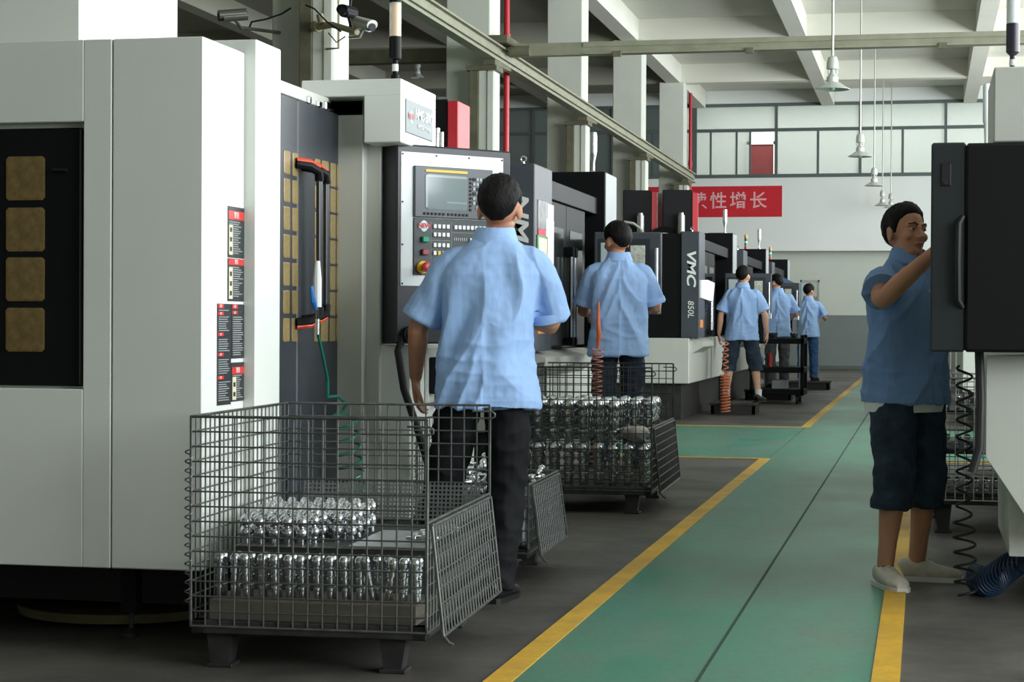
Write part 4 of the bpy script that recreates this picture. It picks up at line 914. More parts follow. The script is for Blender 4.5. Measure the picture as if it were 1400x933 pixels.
# third cage: tall shafts in two tiers
MC3 = Matrix.Translation((-2.46, 11.33, 0)) @ Matrix.Rotation(math.radians(1.5), 4, 'Z')
for tier in range(2):
    for j in range(7):
        for i in range(9):
            if tier == 0 and j > 1 and i < 8: continue
            if tier == 1 and i > 6 and j < 3: continue
            M4 = MC3 @ Matrix.Translation((0.065+i*0.0915, 0.07+j*0.105, 0.162+tier*0.262+rnd.uniform(0, .01))) @ Euler((rnd.uniform(-.03, .03), rnd.uniform(-.03, .03), rnd.uniform(0, 6))).to_matrix().to_4x4() @ Matrix.Diagonal((1, 1, 0.895, 1))
            place(SHB, 'steel_shaft', 'tall knobbed steel shaft standing upright in the tall cage', 'shaft', 'upright shafts in tall cage', M4)
pb = MB().ell((0.745, 0.17, 0.482), (0.085, 0.14, 0.05), 18, 10)
o = bpy.data.objects.new('plastic_bag', pb.mesh('plastic_bag', mat('cloudy_plastic', (150, 146, 138), 0.35, var=0.2, vscale=9, bump=0.8, bscale=18))); o.matrix_world = MC3
tag(link(o), 'cloudy plastic bag lying on the shafts in the tall cage', 'bag')
# right cage: two shelves of shiny parts
MC4 = Matrix.Translation((0.02, 10.75, 0)) @ Matrix.Rotation(math.radians(1), 4, 'Z')
for z in (0.20, 0.44, 0.66):
    o = bpy.data.objects.new('divider_tray', MB().box(0.03, 0.87, 0.03, 0.97, z, z+0.02).mesh('divider_tray', IRON)); o.matrix_world = MC4
    tag(link(o), {0.20: 'lowest', 0.44: 'middle', 0.66: 'topmost'}[z]+' dark divider tray inside the cage behind the right hand man', 'tray')
    for j in range(2):
        for i in range(8):
            M4 = MC4 @ Matrix.Translation((0.06+i*0.052, 0.07+j*0.07, z+0.022)) @ Euler((rnd.uniform(-.1, .1), rnd.uniform(-.1, .1), 0)).to_matrix().to_4x4() @ Matrix.Diagonal((1.0, 1.0, 0.55, 1))
            place(SH, 'steel_shaft', 'small steel part standing on a tray in the cage behind the right hand man', 'steel part', 'parts in right cage', M4)

# ------------------------------------------------------------------ platforms, trolley, hoses
DW = mat('dark_platform_wood', (58, 56, 54), 0.7, var=0.2, vscale=9)
def platform(x0, x1, y0, y1, h, label):
    t = thing('step_platform', label, 'platform', ((x0+x1)/2, (y0+y1)/2, 0))
    n = 5; w = (y1-y0)/n
    for k in range(n): part(t, 'plank', MB().box(x0, x1, y0+k*w+0.004, y0+(k+1)*w-0.004, h-0.03, h, 0.004), DW)
    part(t, 'frame', MB().box(x0+0.02, x1-0.02, y0+0.02, y0+0.06, 0.0, h-0.03).box(x0+0.02, x1-0.02, y1-0.06, y1-0.02, 0.0, h-0.03).box(x1-0.06, x1-0.02, y0+0.02, y1-0.02, 0, h-0.03).box(x0+0.02, x0+0.06, y0+0.02, y1-0.02, 0, h-0.03), mat('platform_frame', (40, 40, 40), 0.6))
platform(-2.68, -2.08, 24.25, 24.95, 0.145, 'dark wooden step platform under the man in shorts')
platform(-2.48, -1.75, 12.95, 13.62, 0.13, 'dark step platform under the man holding the orange hose')
platform(-2.68, -1.95, 29.0, 29.7, 0.16, 'dark step platform behind the black trolley')
platform(-2.5, -1.62, 33.9, 34.6, 0.15, 'dark step platform under the farthest man')
# trolley
tr = thing('trolley', 'black three-tier trolley standing beside the far platform', 'trolley', (-2.05, 28.1, 0))
TX0, TX1, TY0, TY1 = -2.48, -1.70, 27.75, 28.55
for z in (0.18, 0.50, 0.92): part(tr, 'shelf', MB().box(TX0, TX1, TY0, TY1, z-0.05, z+0.03, 0.006), BK)
for x in (TX0+0.025, TX1-0.025):
    for y in (TY0+0.025, TY1-0.025): part(tr, 'upright', MB().box(x-0.025, x+0.025, y-0.025, y+0.025, 0.12, 1.0, 0.004), BK)
for x in (TX0+0.1, TX1-0.1):
    for y in (TY0+0.08, TY1-0.08):
        w = part(tr, 'caster', MB().cyl((x-0.02, y, 0.06), (x+0.02, y, 0.06), 0.06, 16), RUB)
        part(w, 'fork', MB().box(x-0.03, x+0.03, y-0.03, y+0.03, 0.10, 0.14), IRON)
part(tr, 'rear_wall', MB().box(TX0, TX0+0.02, TY0, TY1, 0.5, 1.0), BK)
for (x, r, lab) in ((-2.17, 0.075, 'shiny steel bowl on the trolley top behind the man in shorts'), (-1.86, 0.06, 'smaller steel bowl on the trolley top near its outer edge')):
    solo('steel_bowl', MB().lathe([(r*0.5, 0.95), (r*0.9, 0.985), (r, 1.03), (r*0.93, 1.03), (r*0.8, 0.99), (r*0.4, 0.96)], (x, 28.0, 0.002), 20), STEEL, lab, 'bowl', (x, 28.0, 0.952))
for k, (x, z, rgb, lab) in enumerate(((-2.37, 0.531, (60, 130, 130), 'teal rag'), (-2.2, 0.531, (190, 60, 66), 'red spray can'), (-2.36, 0.211, (170, 170, 176), 'grey rag'), (-2.05, 0.211, (150, 152, 156), 'grey box'))):
    mb = MB()
    if 'can' in lab: mb.lathe([(0.033, 0), (0.035, 0.01), (0.035, 0.17), (0.02, 0.19), (0.012, 0.22)], (x, 27.95, z))
    elif 'box' in lab: mb.box(x-0.12, x+0.1, 27.85, 28.2, z, z+0.13, 0.01)
    else: mb.ell((x, 27.95, z+0.06), (0.07, 0.09, 0.06), 12, 8).ell((x+0.03, 27.9, z+0.10), (0.05, 0.06, 0.06), 12, 8)
    solo({'can': 'spray_can', 'box': 'storage_box', 'rag': 'cleaning_rag'}[lab.split()[-1]], mb, mat('cart_item_%d' % k, rgb, 0.6), lab+' on a lower shelf of the black trolley', lab.split()[-1], (x, 27.95, z))
# orange coil hose held by the second man
ohp = onY(817, 455, 12.8)
OC = mat('orange_hose', (214, 104, 52), 0.35)
t = thing('coil_hose', 'orange coil air hose hanging by the man at the tall cage', 'hose', (ohp.x, 12.8, 0))
part(t, 'coil', MB().tube(helix((ohp.x, 12.8, 0.98), (ohp.x-0.01, 12.8, 0.012), 0.036, 29, 10), 0.0055, 6), mat('pale_orange_hose', (198, 134, 112), 0.4))
part(t, 'straight_end', MB().tube([(ohp.x, 12.8, 0.98), (ohp.x+0.012, 12.79, 1.06), (ohp.x+0.004, 12.8, 1.16), (ohp.x+0.006, 12.8, 1.30)], [0.008, 0.016, 0.014, 0.006], 8), OC)
o3 = onY(992, 500, 24.15)
t = thing('coil_hose', 'orange coil air hose by the man in shorts on the platform', 'hose', (o3.x, 24.15, 0))
part(t, 'coil', MB().tube(helix((o3.x, 24.12, 0.95), (o3.x, 24.12, 0.50), 0.035, 6, 10)+helix((o3.x, 24.12, 0.50), (o3.x, 24.12, 0.04), 0.062, 12, 10), 0.010, 6), mat('dusty_orange_hose', (196, 118, 84), 0.4))
# black coil cable and blue coil hose by the right machine
h0 = onY(1318, 610, 8.2); h1 = onY(1318, 690, 8.2); h2 = onG(1318, 770)
solo('coil_cable', MB().tube(helix((h0.x, 8.2, 0.98), (h1.x, 8.2, 0.33), 0.032, 9, 12)+helix((h1.x, 8.2, 0.33), (h1.x+0.01, 8.2, 0.02), 0.045, 5, 12), 0.0055, 6), RUB, 'black coil cable hanging between the right hand man and the machine', 'cable', (h0.x, 8.2, 0.0))
hb = onG(1330, 822); bl = []
c0 = Vector((hb.x+0.035, hb.y+0.27, 0.068))
N = 26*12
for i in range(N+1):
    s = i/N; a = 2*math.pi*i/12
    ctr = c0 + Vector((-0.02+0.20*s*s, -0.16*math.sin(s*2.6), 0.0+0.22*max(0, s-0.55)))
    bl.append(ctr + Vector((0.0, 0.0, 0.06*math.cos(a))) + Vector((math.cos(s*2.2-1.2), math.sin(s*2.2-1.2), 0))*0.06*math.sin(a))
bl += [bl[-1]+Vector((0.05, 0, 0.03)), bl[-1]+Vector((0.10, 0.0, 0.05)), bl[-1]+Vector((0.16, 0.0, 0.06))]
solo('coil_hose', MB().tube(bl, 0.0065, 6), mat('dark_blue_hose', (24, 48, 76), 0.4), 'dark blue coil hose lying on the floor beside the right machine', 'hose', (c0.x, c0.y, 0))

# ------------------------------------------------------------------ people
def remesh(mb, name, vox, m, smooth=3, parent=None, loc=None, disp=None, fac=0.5):
    """union of closed overlapping shapes -> one continuous surface"""
    me = mb.mesh(name, None, False)
    o = bpy.data.objects.new(name, me); COL.objects.link(o)
    r = o.modifiers.new('r', 'REMESH'); r.mode = 'VOXEL'; r.voxel_size = vox; r.adaptivity = 0.0
    if smooth:
        s_ = o.modifiers.new('s', 'SMOOTH'); s_.factor = fac; s_.iterations = smooth
    dg = bpy.context.evaluated_depsgraph_get(); dg.update()
    out = bpy.data.meshes.new_from_object(o.evaluated_get(dg))
    bpy.data.objects.remove(o); bpy.data.meshes.remove(me)
    out.name = name
    if disp:
        nrm = [v.normal.copy() for v in out.vertices]
        for v, n in zip(out.vertices, nrm): v.co += n*disp(v.co, n)
    out.materials.clear(); out.materials.append(m)
    out.polygons.foreach_set('use_smooth', [True]*len(out.polygons)); out.update()
    ob = bpy.data.objects.new(name, out)
    return link(ob, parent)
def catmull(pts, n=4):
    P = [Vector(p) for p in pts]; out = []
    for i in range(len(P)-1):
        a = P[max(i-1, 0)]; b = P[i]; c = P[i+1]; d = P[min(i+2, len(P)-1)]
        for k in range(n):
            t = k/n
            out.append(0.5*((2*b)+(-a+c)*t+(2*a-5*b+4*c-d)*t*t+(-a+3*b-3*c+d)*t**3))
    return out+[P[-1]]
def limb(mb, pts, rads, seg=14, n=3, side=None):
    q = catmull(pts, n); R = []
    rads = [r if isinstance(r, (tuple, list)) else (r, r) for r in rads]
    for i in range(len(rads)-1):
        for k in range(n):
            t = k/n; R.append((rads[i][0]*(1-t)+rads[i+1][0]*t, rads[i][1]*(1-t)+rads[i+1][1]*t))
    R.append(rads[-1])
    mb.tube(q, R, seg, side=side)
def stack(mb, secs, lean, seg=28, power=2.4):
    """torso from horizontal super-elliptic sections (z, rx, ry, cx, cy)"""
    vs = []; fs = []; n = len(secs)
    for (z, rx, ry, cx, cy) in secs:
        for k in range(seg):
            a = 2*math.pi*k/seg; ca, sa = math.cos(a), math.sin(a)
            x = math.copysign(abs(ca)**(2/power), ca)*rx; y = math.copysign(abs(sa)**(2/power), sa)*ry
            vs.append(lean(Vector((cx+x, cy+y, z))))
    for i in range(n-1):
        for k in range(seg):
            a, b = i*seg+k, i*seg+(k+1) % seg; fs.append((a, b, b+seg, a+seg))
    fs.append(list(range(seg))[::-1]); fs.append([(n-1)*seg+k for k in range(seg)])
    mb.add(vs, fs)
def hand(mb, wrist, d, palm, side, curl=0.35, s=1.0, spread=0.0):
    """wrist point, pointing direction, palm normal (where the palm looks), side=+1 when thumb lies on d x palm side"""
    d = Vector(d).normalized(); pn = Vector(palm); pn = (pn-d*pn.dot(d)).normalized(); w = d.cross(pn)*side
    wr = Vector(wrist)
    pts = [wr-d*0.02*s, wr+d*0.02*s, wr+d*0.055*s, wr+d*0.088*s, wr+d*0.098*s]
    mb.tube(pts, [(0.026*s, 0.020*s), (0.031*s, 0.019*s), (0.040*s, 0.017*s), (0.041*s, 0.014*s), (0.036*s, 0.010*s)], 14, side=w)
    for off, L, c in ((0.030, 0.070, 0.9), (0.0105, 0.080, 1.0), (-0.0105, 0.075, 1.1), (-0.030, 0.058, 1.25)):
        p = wr + d*0.088*s + w*off*s*(1+spread); a = 0.25*curl*c; pp_ = [p-d*0.015*s]; pp_.append(p)
        for seg_, fr in enumerate((0.45, 0.30, 0.25)):
            a += curl*c*(0.6 if seg_ == 0 else 0.9)
            p = p + (d*math.cos(a)+pn*math.sin(a)+w*off*spread*3)*L*fr*s; pp_.append(p)
        mb.tube(pp_, [0.0090*s, 0.0092*s, 0.0085*s, 0.0078*s, 0.0058*s], 10)
    t0 = wr + d*0.022*s + w*0.022*s
    t1 = t0 + (d*0.55+w*0.65+pn*0.35).normalized()*0.042*s
    t2 = t1 + (d*0.85+w*0.28+pn*0.35).normalized()*0.030*s
    t3 = t2 + (d*0.95+w*0.02+pn*0.30).normalized()*0.024*s
    mb.tube([t0-d*0.01*s, t0, t1, t2, t3], [0.013*s, 0.014*s, 0.0112*s, 0.0095*s, 0.0065*s], 10)
def person(label, loc, rotz, Ht, pose, shirt=SHIRT, trouser=TRB, shoes=SHOEB, skin=SKIN, shorts=None, vox=0.006, socks=None, undershirt=False, hair_seed=0, face=True, tuck=0.80, hair_len=1.0):
    T = thing('person', label, 'person', loc, rotz)
    s = Ht/1.75
    S = lambda p: Vector(p)*s
    g = dict(hipL=(-0.095, 0, 0.90), hipR=(0.095, 0, 0.90), kneeL=(-0.105, 0.02, 0.49), kneeR=(0.105, 0.02, 0.49), ankL=(-0.11, 0, 0.085), ankR=(0.11, 0, 0.085),
             shL=(-0.178, 0.0, 1.40), shR=(0.178, 0.0, 1.40), elL=(-0.235, -0.02, 1.13), elR=(0.235, -0.02, 1.13), wrL=(-0.245, 0.05, 0.88), wrR=(0.245, 0.05, 0.88),
             hdL=(0, 0.15, -1), hdR=(0, 0.15, -1), plL=(1, 0, 0), plR=(-1, 0, 0), curl=0.35, lean=0.0, sway=0.0, head=(0, 0, 0), toeL=12, toeR=12, headoff=(0, 0, 0))
    g.update(pose)
    def lean(p):          # bend the trunk forward / sideways above the hips
        k = max(0.0, p.z-0.95*1.0)
        return Vector((p.x+g['sway']*k, p.y+g['lean']*k*k*1.6, p.z))
    L = lambda p: S(lean(Vector(p)))
    neck = Vector((0, -0.008, 1.45)); hp0 = lean(Vector((0, 0.022, 1.503))) + Vector(g['headoff'])
    hy, hpi, hr = [math.radians(v) for v in g['head']]
    HM = Matrix.Translation(hp0*s) @ Matrix.Rotation(hy, 4, 'Z') @ Matrix.Rotation(hpi, 4, 'X') @ Matrix.Rotation(hr, 4, 'Y') @ Matrix.Diagonal((s*1.06, s*1.06, s*1.05, 1))
    b = MB()
    stack(b, [(z*s, rx*s, ry*s, cx*s, cy*s) for (z, rx, ry, cx, cy) in ((0.84, 0.15, 0.11, 0, 0), (0.92, 0.168, 0.118, 0, -0.006), (1.02, 0.150, 0.105, 0, 0), (1.12, 0.143, 0.102, 0, 0.004), (1.25, 0.162, 0.112, 0, 0.004), (1.36, 0.172, 0.108, 0, 0), (1.43, 0.135, 0.082, 0, -0.006), (1.47, 0.075, 0.062, 0, -0.008))], lambda p: s*lean(p/s))
    limb(b, [L(neck), (L(neck)+hp0*s)*0.5, hp0*s+Vector((0, -0.012*s, 0.03*s))], [0.064*s, 0.056*s, 0.056*s])
    for sd, k in ((-1, 'L'), (1, 'R')):
        sh, el, wr = L(g['sh'+k]), S(g['el'+k]), S(g['wr'+k])
        limb(b, [sh, sh.lerp(el, 0.45), el, el.lerp(wr, 0.3), el.lerp(wr, 0.7), wr], [0.056*s, 0.048*s, 0.040*s, 0.043*s, 0.034*s, (0.026*s, 0.021*s)], 14, 3)
        hand(b, wr, g['hd'+k], g['pl'+k], -sd*g.get('tw'+k, 1), g['curl'], s)
        hpv, kn, an = S(g['hip'+k]), S(g['knee'+k]), S(g['ank'+k])
        limb(b, [hpv, hpv.lerp(kn, 0.4), kn, kn.lerp(an, 0.28), kn.lerp(an, 0.7), an], [0.092*s, 0.080*s, 0.056*s, 0.058*s, 0.042*s, 0.038*s])
        ty = math.radians(-sd*g['toe'+k]); fd = Vector((-math.sin(ty), math.cos(ty), 0)); fw = Vector((math.cos(ty), math.sin(ty), 0))
        a0 = Vector((an.x, an.y, 0))
        limb(b, [a0-fd*0.045*s+Vector((0, 0, .045*s)), a0+fd*0.03*s+Vector((0, 0, .045*s)), a0+fd*0.11*s+Vector((0, 0, .035*s)), a0+fd*0.165*s+Vector((0, 0, .03*s))], [(0.030*s, 0.030*s), (0.036*s, 0.038*s), (0.040*s, 0.026*s), (0.030*s, 0.018*s)], 12, 3, side=fw)
    # head
    h = MB(HM)
    h.ell((0, -0.012, 0.138), (0.076, 0.094, 0.098), 24, 16)
    h.ell((0, 0.030, 0.088), (0.061, 0.062, 0.088), 22, 14)
    h.ell((0, 0.048, 0.030), (0.041, 0.041, 0.032), 18, 10)
    h.ell((0, 0.012, 0.050), (0.056, 0.055, 0.040), 18, 10)
    h.tube([(0, 0.084, 0.128), (0, 0.098, 0.102), (0, 0.108, 0.084), (0, 0.092, 0.074)], [0.009, 0.0105, 0.0135, 0.010], 12)
    for sx in (-1, 1):
        h.ell((sx*0.012, 0.094, 0.080), (0.009, 0.010, 0.008), 10, 8)
        h.ell((sx*0.040, 0.062, 0.088), (0.024, 0.024, 0.022), 12, 8)
        h.tube([(sx*0.010, 0.086, 0.133), (sx*0.030, 0.084, 0.139), (sx*0.050, 0.068, 0.134)], [0.008, 0.0095, 0.008], 8)
        h.ell((sx*0.079, -0.008, 0.098), (0.010, 0.021, 0.033), 12, 10, Matrix.Rotation(sx*-0.35, 3, 'Z'))
    h.tube([(-0.020, 0.082, 0.050), (0, 0.090, 0.053), (0.020, 0.082, 0.050)], [0.007, 0.009, 0.007], 8)
    b.v += h.v; o_ = len(b.v)-len(h.v); b.f += [[i+o_ for i in f] for f in h.f]
    body = remesh(b, 'body', vox*s, skin, 3, T)
    hv = lambda mb: mb
    def hpart(n, mb, m): return part(T, n, mb, m, world=False)
    # hair cap
    hm = MB(HM); seg, rings = 72, 26; vs = []; fs = []; rr = random.Random(hair_seed); off3 = Vector((hair_seed*3.1, 1.7, 0))
    for i in range(rings+1):
        t = i/rings
        for k in range(seg):
            th = 2*math.pi*k/seg                                  # 0 = face direction
            c = math.cos(th); fr = max(0, c)**1.5
            dg_ = abs(math.degrees(th if th <= math.pi else th-2*math.pi)); tb_ = ((0, 57), (35, 62), (58, 78), (72, 112), (82, 114), (90, 93), (104, 93), (118, 122), (150, 147), (180, 150))
            for (d0, e0), (d1, e1) in zip(tb_[:-1], tb_[1:]):
                if d0 <= dg_ <= d1 + 1e-6: ed = math.radians(e0+(e1-e0)*(dg_-d0)/(d1-d0))
            ph = t*ed
            base = Vector((0.076*math.sin(ph)*math.sin(th), 0.094*math.sin(ph)*math.cos(th), 0.098*math.cos(ph)))
            n_ = Vector((base.x/0.076**2, base.y/0.094**2, base.z/0.098**2)).normalized()
            nz = noise.noise(base*38+off3)*0.45 + noise.noise(Vector((base.x*110, base.y*110, base.z*40))+off3)*0.55
            thick = (0.019*hair_len*(0.8+0.2*fr)+0.007*nz)*(1-t**6) - 0.002*t**6
            if t > 0.85: thick += 0.003*nz
            vs.append(base + n_*thick + Vector((0, -0.012, 0.138)))
    for i in range(rings):
        for k in range(seg):
            a, c_ = i*seg+k, i*seg+(k+1) % seg; fs.append((a, c_, c_+seg, a+seg))
    hm.add(vs, fs); hpart('hair', hm, HAIR)
    if face:
        LIP = mat('lip', (150, 86, 78), 0.5); EYE = mat('eye_white', (214, 210, 204), 0.25); IR = mat('iris', (28, 20, 16), 0.15)
        for sx in (-1, 1):
            e = hpart('eye', MB(HM).ell((sx*0.031, 0.0795, 0.1165), (0.0125, 0.009, 0.0062), 14, 10), EYE)
            part(e, 'iris', MB(HM).ell((sx*0.031, 0.0868, 0.1165), (0.0055, 0.0028, 0.0055), 12, 8), IR, world=False)
            part(e, 'eyelid', MB(HM).tube([(sx*0.017, 0.085, 0.1185), (sx*0.031, 0.0895, 0.1235), (sx*0.045, 0.0795, 0.1185)], [0.0025, 0.0035, 0.0025], 6), skin, world=False)
            hpart('eyebrow', MB(HM).tube([(sx*0.013, 0.0955, 0.134), (sx*0.030, 0.0945, 0.1425), (sx*0.052, 0.076, 0.138)], [(0.003, 0.0035), (0.003, 0.0045), (0.002, 0.002)], 6), HAIR)
        hpart('lips', MB(HM).tube([(-0.022, 0.0835, 0.0495), (-0.008, 0.0945, 0.0535), (0.008, 0.0945, 0.0535), (0.022, 0.0835, 0.0495)], [(0.002, 0.003), (0.005, 0.004), (0.005, 0.004), (0.002, 0.003)], 8)
              .tube([(-0.018, 0.084, 0.045), (0, 0.0945, 0.0435), (0.018, 0.084, 0.045)], [(0.003, 0.003), (0.005, 0.0045), (0.003, 0.003)], 8), LIP)
    # trousers
    tb = MB(); stack(tb, [(z*s, rx*s, ry*s, 0, cy*s) for (z, rx, ry, cy) in ((0.82, 0.178, 0.128, -0.004), (0.90, 0.186, 0.134, -0.008), (1.0, 0.168, 0.122, 0), (1.05, 0.160, 0.115, 0))], lambda p: s*lean(p/s))
    for sd, k in ((-1, 'L'), (1, 'R')):
        hpv, kn, an = S(g['hip'+k]), S(g['knee'+k]), S(g['ank'+k])
        if shorts:
            bot = kn.lerp(an, (0.49-shorts)/0.405)
            limb(tb, [hpv+Vector((0, 0, .02)), hpv.lerp(kn, 0.35), hpv.lerp(kn, 0.75), kn, bot], [(0.086*s, 0.112*s), (0.098*s, 0.108*s), 0.096*s, 0.093*s, 0.090*s], 16, 3)
            hpart('rolled_cuff', MB().tube([bot+Vector((0, 0, .045*s)), bot+Vector((0, 0, 0.03*s)), bot, bot-Vector((0, 0, .004))], [0.088*s, 0.0965*s, 0.0955*s, 0.086*s], 20), trouser)
        else:
            limb(tb, [hpv+Vector((0, 0, .02)), hpv.lerp(kn, 0.4), kn, kn.lerp(an, 0.5), an+Vector((0, 0, -0.03*s))], [(0.086*s, 0.112*s), (0.094*s, 0.099*s), 0.082*s, 0.076*s, 0.070*s], 16, 3)
    def fold_t(co, n):
        q = co/s
        return s*(0.007*(1-abs(noise.noise(Vector((q.x*9, q.y*9, q.z*13+3))))*3) + 0.003*noise.noise(q*22))
    remesh(tb, 'trousers', max(vox, 0.007)*s, trouser, 3, T, disp=fold_t)
    # shoes, socks
    for sd, k in ((-1, 'L'), (1, 'R')):
        an = S(g['ank'+k]); ty = math.radians(-sd*g['toe'+k]); fd = Vector((-math.sin(ty), math.cos(ty), 0)); fw = Vector((math.cos(ty), math.sin(ty), 0)); a0 = Vector((an.x, an.y, 0)); up = Vector((0, 0, s))
        secs = [(-0.074, 0.024, 0.034, 0.050), (-0.062, 0.038, 0.046, 0.056), (-0.01, 0.045, 0.054, 0.058), (0.04, 0.048, 0.048, 0.052), (0.09, 0.052, 0.036, 0.042), (0.14, 0.051, 0.030, 0.037), (0.180, 0.043, 0.025, 0.033), (0.202, 0.024, 0.015, 0.029)]
        sh = hpart('shoe', MB().tube([a0+fd*(q[0]*s)+up*q[3] for q in secs], [(q[1]*s, q[2]*s) for q in secs], 18, side=fw), shoes)
        mo = [(a0+fd*(q[0]*s*1.03)+fw*(sg*q[1]*s*1.06)) for sg, ss in ((1, secs), (-1, secs[::-1])) for q in ss]
        part(sh, 'sole', MB().prism([(p.x, p.y) for p in mo], 'z', 0.0, 0.022*s), mat('pale_sole', (206, 204, 198), 0.6) if shoes is SHOEW else BK2, world=False)
        lc = MB()
        for q in (0.035, 0.055, 0.075): lc.tube([a0+fd*(q*s)+fw*(-0.026*s)+up*(0.094-(q-0.035)*0.46), a0+fd*(q*s)+up*(0.102-(q-0.035)*0.46), a0+fd*(q*s)+fw*(0.026*s)+up*(0.094-(q-0.035)*0.46)], 0.004*s, 5)
        part(sh, 'laces', lc, IRON if shoes is SHOEW else shoes, world=False)
        if socks: hpart('sock', MB().tube([a0+up*0.05, a0+up*0.09, a0.lerp(an, .2)+up*0.15], [0.043*s, 0.043*s, 0.048*s], 16), socks)
    # shirt
    sb = MB()
    hem = tuck
    stack(sb, [(z*s, rx*s, ry*s, cx*s, cy*s) for (z, rx, ry, cx, cy) in ((hem, 0.220, 0.164, 0, -0.010), (hem+0.05, 0.218, 0.161, 0, -0.010), (1.02, 0.200, 0.146, 0, -0.006), (1.15, 0.194, 0.138, 0, -0.004), (1.28, 0.200, 0.138, 0, -0.006), (1.345, 0.202, 0.130, 0, -0.010), (1.39, 0.188, 0.114, 0, -0.012), (1.425, 0.152, 0.098, 0, -0.013), (1.458, 0.116, 0.086, 0, -0.013), (1.50, 0.078, 0.072, 0, -0.010))], lambda p: s*lean(p/s), 32)
    for sd, k in ((-1, 'L'), (1, 'R')):
        sh, el = L(g['sh'+k]), S(g['el'+k]); fr = g.get('slv', 0.86)
        limb(sb, [L((sd*0.09, -0.008, 1.395)), sh+Vector((-sd*0.012*s, 0, -0.016*s)), sh.lerp(el, 0.4), sh.lerp(el, fr)], [(0.058*s, 0.062*s), (0.066*s, 0.070*s), (0.074*s, 0.074*s), (0.083*s, 0.080*s)], 18, 4)
    sd_ = hair_seed*5.3
    def fold_s(co, n):
        q = co/s
        w = noise.noise(q*3.0+Vector((sd_, 0, 0)))*0.10
        diag = 1-abs(noise.noise(Vector(((q.x+abs(q.y)*.4)*8+(q.z*2.4)*(1 if q.x > 0 else -1)+w*6, q.y*4+sd_, q.z*2.6))))*3.2
        wst = max(0, 1-abs(q.z-0.98)/0.25)
        hor = 1-abs(noise.noise(Vector((q.x*5+sd_, q.y*5, q.z*15))))*3.0
        am = 0.012+0.007*max(0, 1-abs(q.z-1.1)/0.3)
        pleat = 0.004*math.exp(-(q.x/0.012)**2) if n.y < -0.4 and q.z < 1.36 else 0
        hemr = 0.004 if q.z < hem+0.035 else 0
        return s*(am*(diag-0.3) + 0.006*wst*(hor-0.3) + pleat*0.6 + hemr*0.5 + 0.0025*noise.noise(q*30))
    so = remesh(sb, 'shirt', vox*s, shirt, 4, T, disp=fold_s)
    for sd, k in ((-1, 'L'), (1, 'R')):
        sh, el = L(g['sh'+k]), S(g['el'+k]); fr = g.get('slv', 0.86); a_ = sh.lerp(el, fr-0.13); c_ = sh.lerp(el, fr+0.005)
        part(so, 'sleeve_hem', MB().tube([a_, a_.lerp(c_, .25), c_, c_+(a_-c_)*0.02], [0.080*s, 0.0845*s, 0.0865*s, 0.07*s], 22), shirt, world=False)
    # collar: folded band around the neck, open at the front
    cl = MB(); seg = 26; vs = []; fs = []
    for i in range(seg+1):
        a = math.radians(25)+math.radians(310)*i/seg; dx, dy = math.sin(a), math.cos(a)
        for (r, z, ex) in ((0.062, 1.528, 0), (0.066, 1.544, 0), (0.076, 1.540, 0), (0.094, 1.482, 0), (0.090, 1.474, 0), (0.064, 1.49, 0)):
            fr = max(0, dy); vs.append(L((dx*r*1.05, dy*r*(1.0+0.12*fr)-0.004, z-0.028*fr-0.006*max(0, -dy))))
    for i in range(seg):
        for k in range(6):
            a, c_ = i*6+k, i*6+(k+1) % 6; fs.append((a, c_, c_+6, a+6))
    fs.append(list(range(6))); fs.append([seg*6+k for k in range(6)][::-1])
    cl.add(vs, fs); part(so, 'collar', cl, shirt, world=False)
    pk = MB(); zs = [1.44, 1.34, 1.22, 1.1, 0.98, 0.88, hem+0.01]
    pk.tube([L((0.0, {1.44: 0.075, 1.34: 0.121, 1.22: 0.138, 1.1: 0.136, 0.98: 0.138}.get(z, 0.141), z)) for z in zs], [(0.016*s, 0.006*s)]*len(zs), 8, side=(1, 0, 0))
    part(so, 'button_placket', pk, shirt, world=False)
    for z, yy in ((1.34, 0.128), (1.22, 0.145), (1.1, 0.143), (0.98, 0.145)):
        c_ = L((0, yy, z)); part(so, 'button', MB().cyl(c_-Vector((0, .004, 0)), c_+Vector((0, .003, 0)), 0.005*s, 10), WHITEC, world=False)
    if undershirt:
        us = MB(); stack(us, [(z*s, rx*s, ry*s, 0, cy*s) for (z, rx, ry, cy) in ((hem-0.040, 0.196, 0.142, -0.010), (hem, 0.204, 0.147, -0.011), (hem+0.06, 0.19, 0.135, -0.01))], lambda p: s*lean(p/s))
        hpart('undershirt', us, WHITEC)
    return T

# the man at the near control panel
person('man in light blue shirt and black trousers standing at the near control panel', (-1.765, 7.66, 0), math.radians(6), 1.755,
       dict(hipL=(-0.10, 0.0, 0.90), hipR=(0.085, 0.0, 0.90), kneeL=(-0.19, 0.08, 0.48), kneeR=(0.085, 0.02, 0.48), ankL=(-0.24, 0.10, 0.085), ankR=(0.045, -0.02, 0.085),
            elL=(-0.290, 0.03, 1.14), wrL=(-0.320, 0.13, 0.91), hdL=(0.03, 0.25, -1), elR=(0.255, 0.10, 1.15), wrR=(0.12, 0.32, 1.16), hdR=(-0.5, 0.8, 0.1), plR=(-0.3, 0, -1), plL=(1, 0, 0.1),
            head=(-4, -4, 0), lean=0.03, sway=0.05, headoff=(0.015, 0, 0), curl=0.4, slv=0.92), vox=0.005, hair_seed=1)
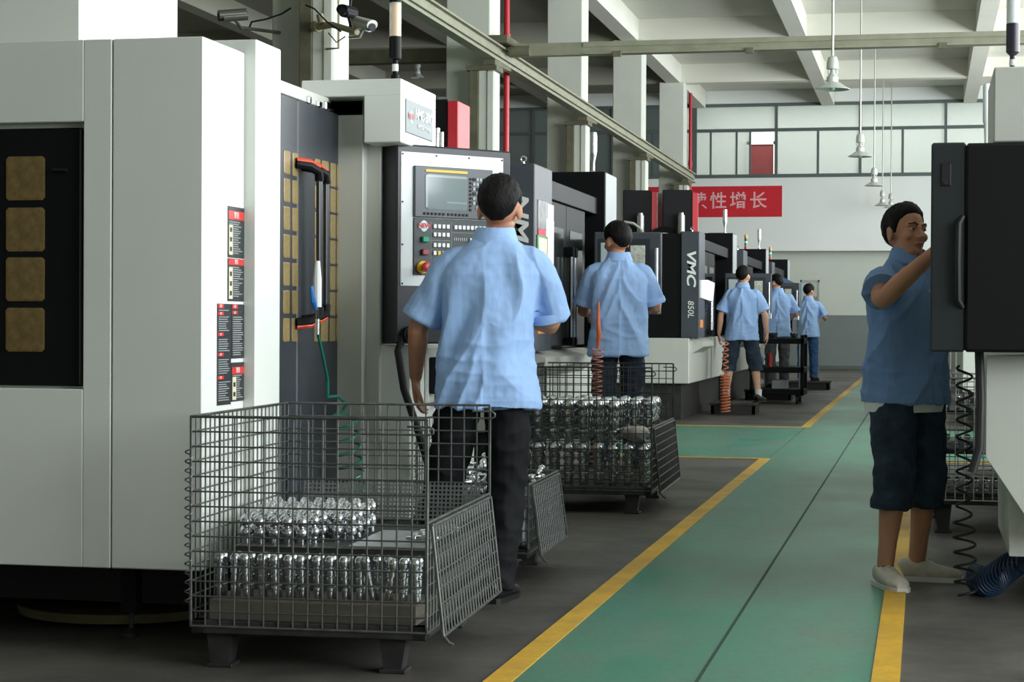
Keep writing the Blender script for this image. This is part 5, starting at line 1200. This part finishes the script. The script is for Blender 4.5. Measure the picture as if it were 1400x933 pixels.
# the man behind the tall cage
person('man in light blue shirt holding an orange hose behind the tall cage', (-2.11, 13.28, 0.13), math.radians(12), 1.735,
       dict(elL=(-0.25, 0.10, 1.13), wrL=(-0.20, 0.34, 1.10), hdL=(0.1, 1, 0), plL=(1, 0, -0.3), elR=(0.27, 0.08, 1.14), wrR=(0.12, 0.32, 1.20), hdR=(-0.2, 1, 0.1), plR=(-1, 0, -0.3), head=(32, -10, 0), lean=0.08, curl=0.7,
            ankL=(-0.13, 0.02, 0.085), ankR=(0.12, -0.02, 0.085)), trouser=TRN, vox=0.007, hair_seed=2, hair_len=1.25)
# the man in shorts on the platform
person('man in light blue shirt and dark knee shorts standing on the platform', (-2.30, 24.62, 0.145), math.radians(2), 1.755,
       dict(elL=(-0.275, -0.01, 1.13), wrL=(-0.30, 0.05, 0.88), elR=(0.285, 0.0, 1.13), wrR=(0.315, 0.06, 0.88), ankL=(-0.20, 0.0, 0.085), ankR=(0.21, 0.02, 0.085), kneeL=(-0.16, 0.01, 0.49), kneeR=(0.165, 0.02, 0.49), head=(-14, -8, 0), lean=0.05, toeR=18),
       trouser=DENIM, shorts=0.41, socks=WHITEC, skin=SKINL, vox=0.009, hair_seed=3)
# the man behind the trolley
person('man in light blue shirt looking left behind the black trolley', (-2.20, 29.3, 0.16), math.radians(3), 1.76,
       dict(elL=(-0.26, 0.10, 1.15), wrL=(-0.18, 0.33, 1.12), hdL=(0, 1, 0), plL=(1, 0, 0), elR=(0.28, 0.08, 1.15), wrR=(0.20, 0.33, 1.10), hdR=(0, 1, 0), plR=(-1, 0, 0), head=(48, -14, 0), lean=0.08), trouser=TRG, vox=0.010, hair_seed=4, skin=SKINL)
# the farthest man
person('farthest man in light blue shirt and blue trousers by the guard screen', (-2.03, 34.2, 0.15), math.radians(-6), 1.72,
       dict(elL=(-0.26, 0.10, 1.15), wrL=(-0.18, 0.33, 1.12), hdL=(0, 1, 0), plL=(1, 0, 0), elR=(0.30, 0.06, 1.14), wrR=(0.26, 0.30, 1.15), hdR=(0, 1, 0), plR=(-1, 0, 0), head=(-22, -8, 0), lean=0.06), trouser=mat('blue_trousers', (52, 86, 130), 0.8, spec=0.2), vox=0.010, hair_seed=5, hair_len=1.3)
# the man at the right hand machine, arm raised to the panel
person('man in blue shirt and dark denim shorts raising an arm to the black panel', (-0.075, 8.63, 0), math.radians(-131), 1.70,
       dict(ankR=(0.157, 0.018, 0.085), ankL=(-0.123, -0.04, 0.085), kneeR=(0.135, 0.05, 0.49), kneeL=(-0.11, 0.02, 0.49), toeR=26, toeL=40,
            elR=(0.370, 0.180, 1.295), wrR=(0.215, 0.375, 1.525), hdR=(-0.45, 0.7, 0.5), plR=(0.1, 0.8, -0.4), elL=(-0.25, 0.18, 1.20), wrL=(-0.16, 0.40, 1.30), hdL=(0.2, 1, 0.2), plL=(0.3, 0.3, -1),
            head=(-8, 6, -4), lean=0.02, curl=0.55, slv=0.66, headoff=(0.024, -0.022, -0.016)), shirt=SHIRTD, trouser=DENIM, shoes=SHOEW, shorts=0.36, vox=0.0042, hair_seed=6, undershirt=True, tuck=0.83)
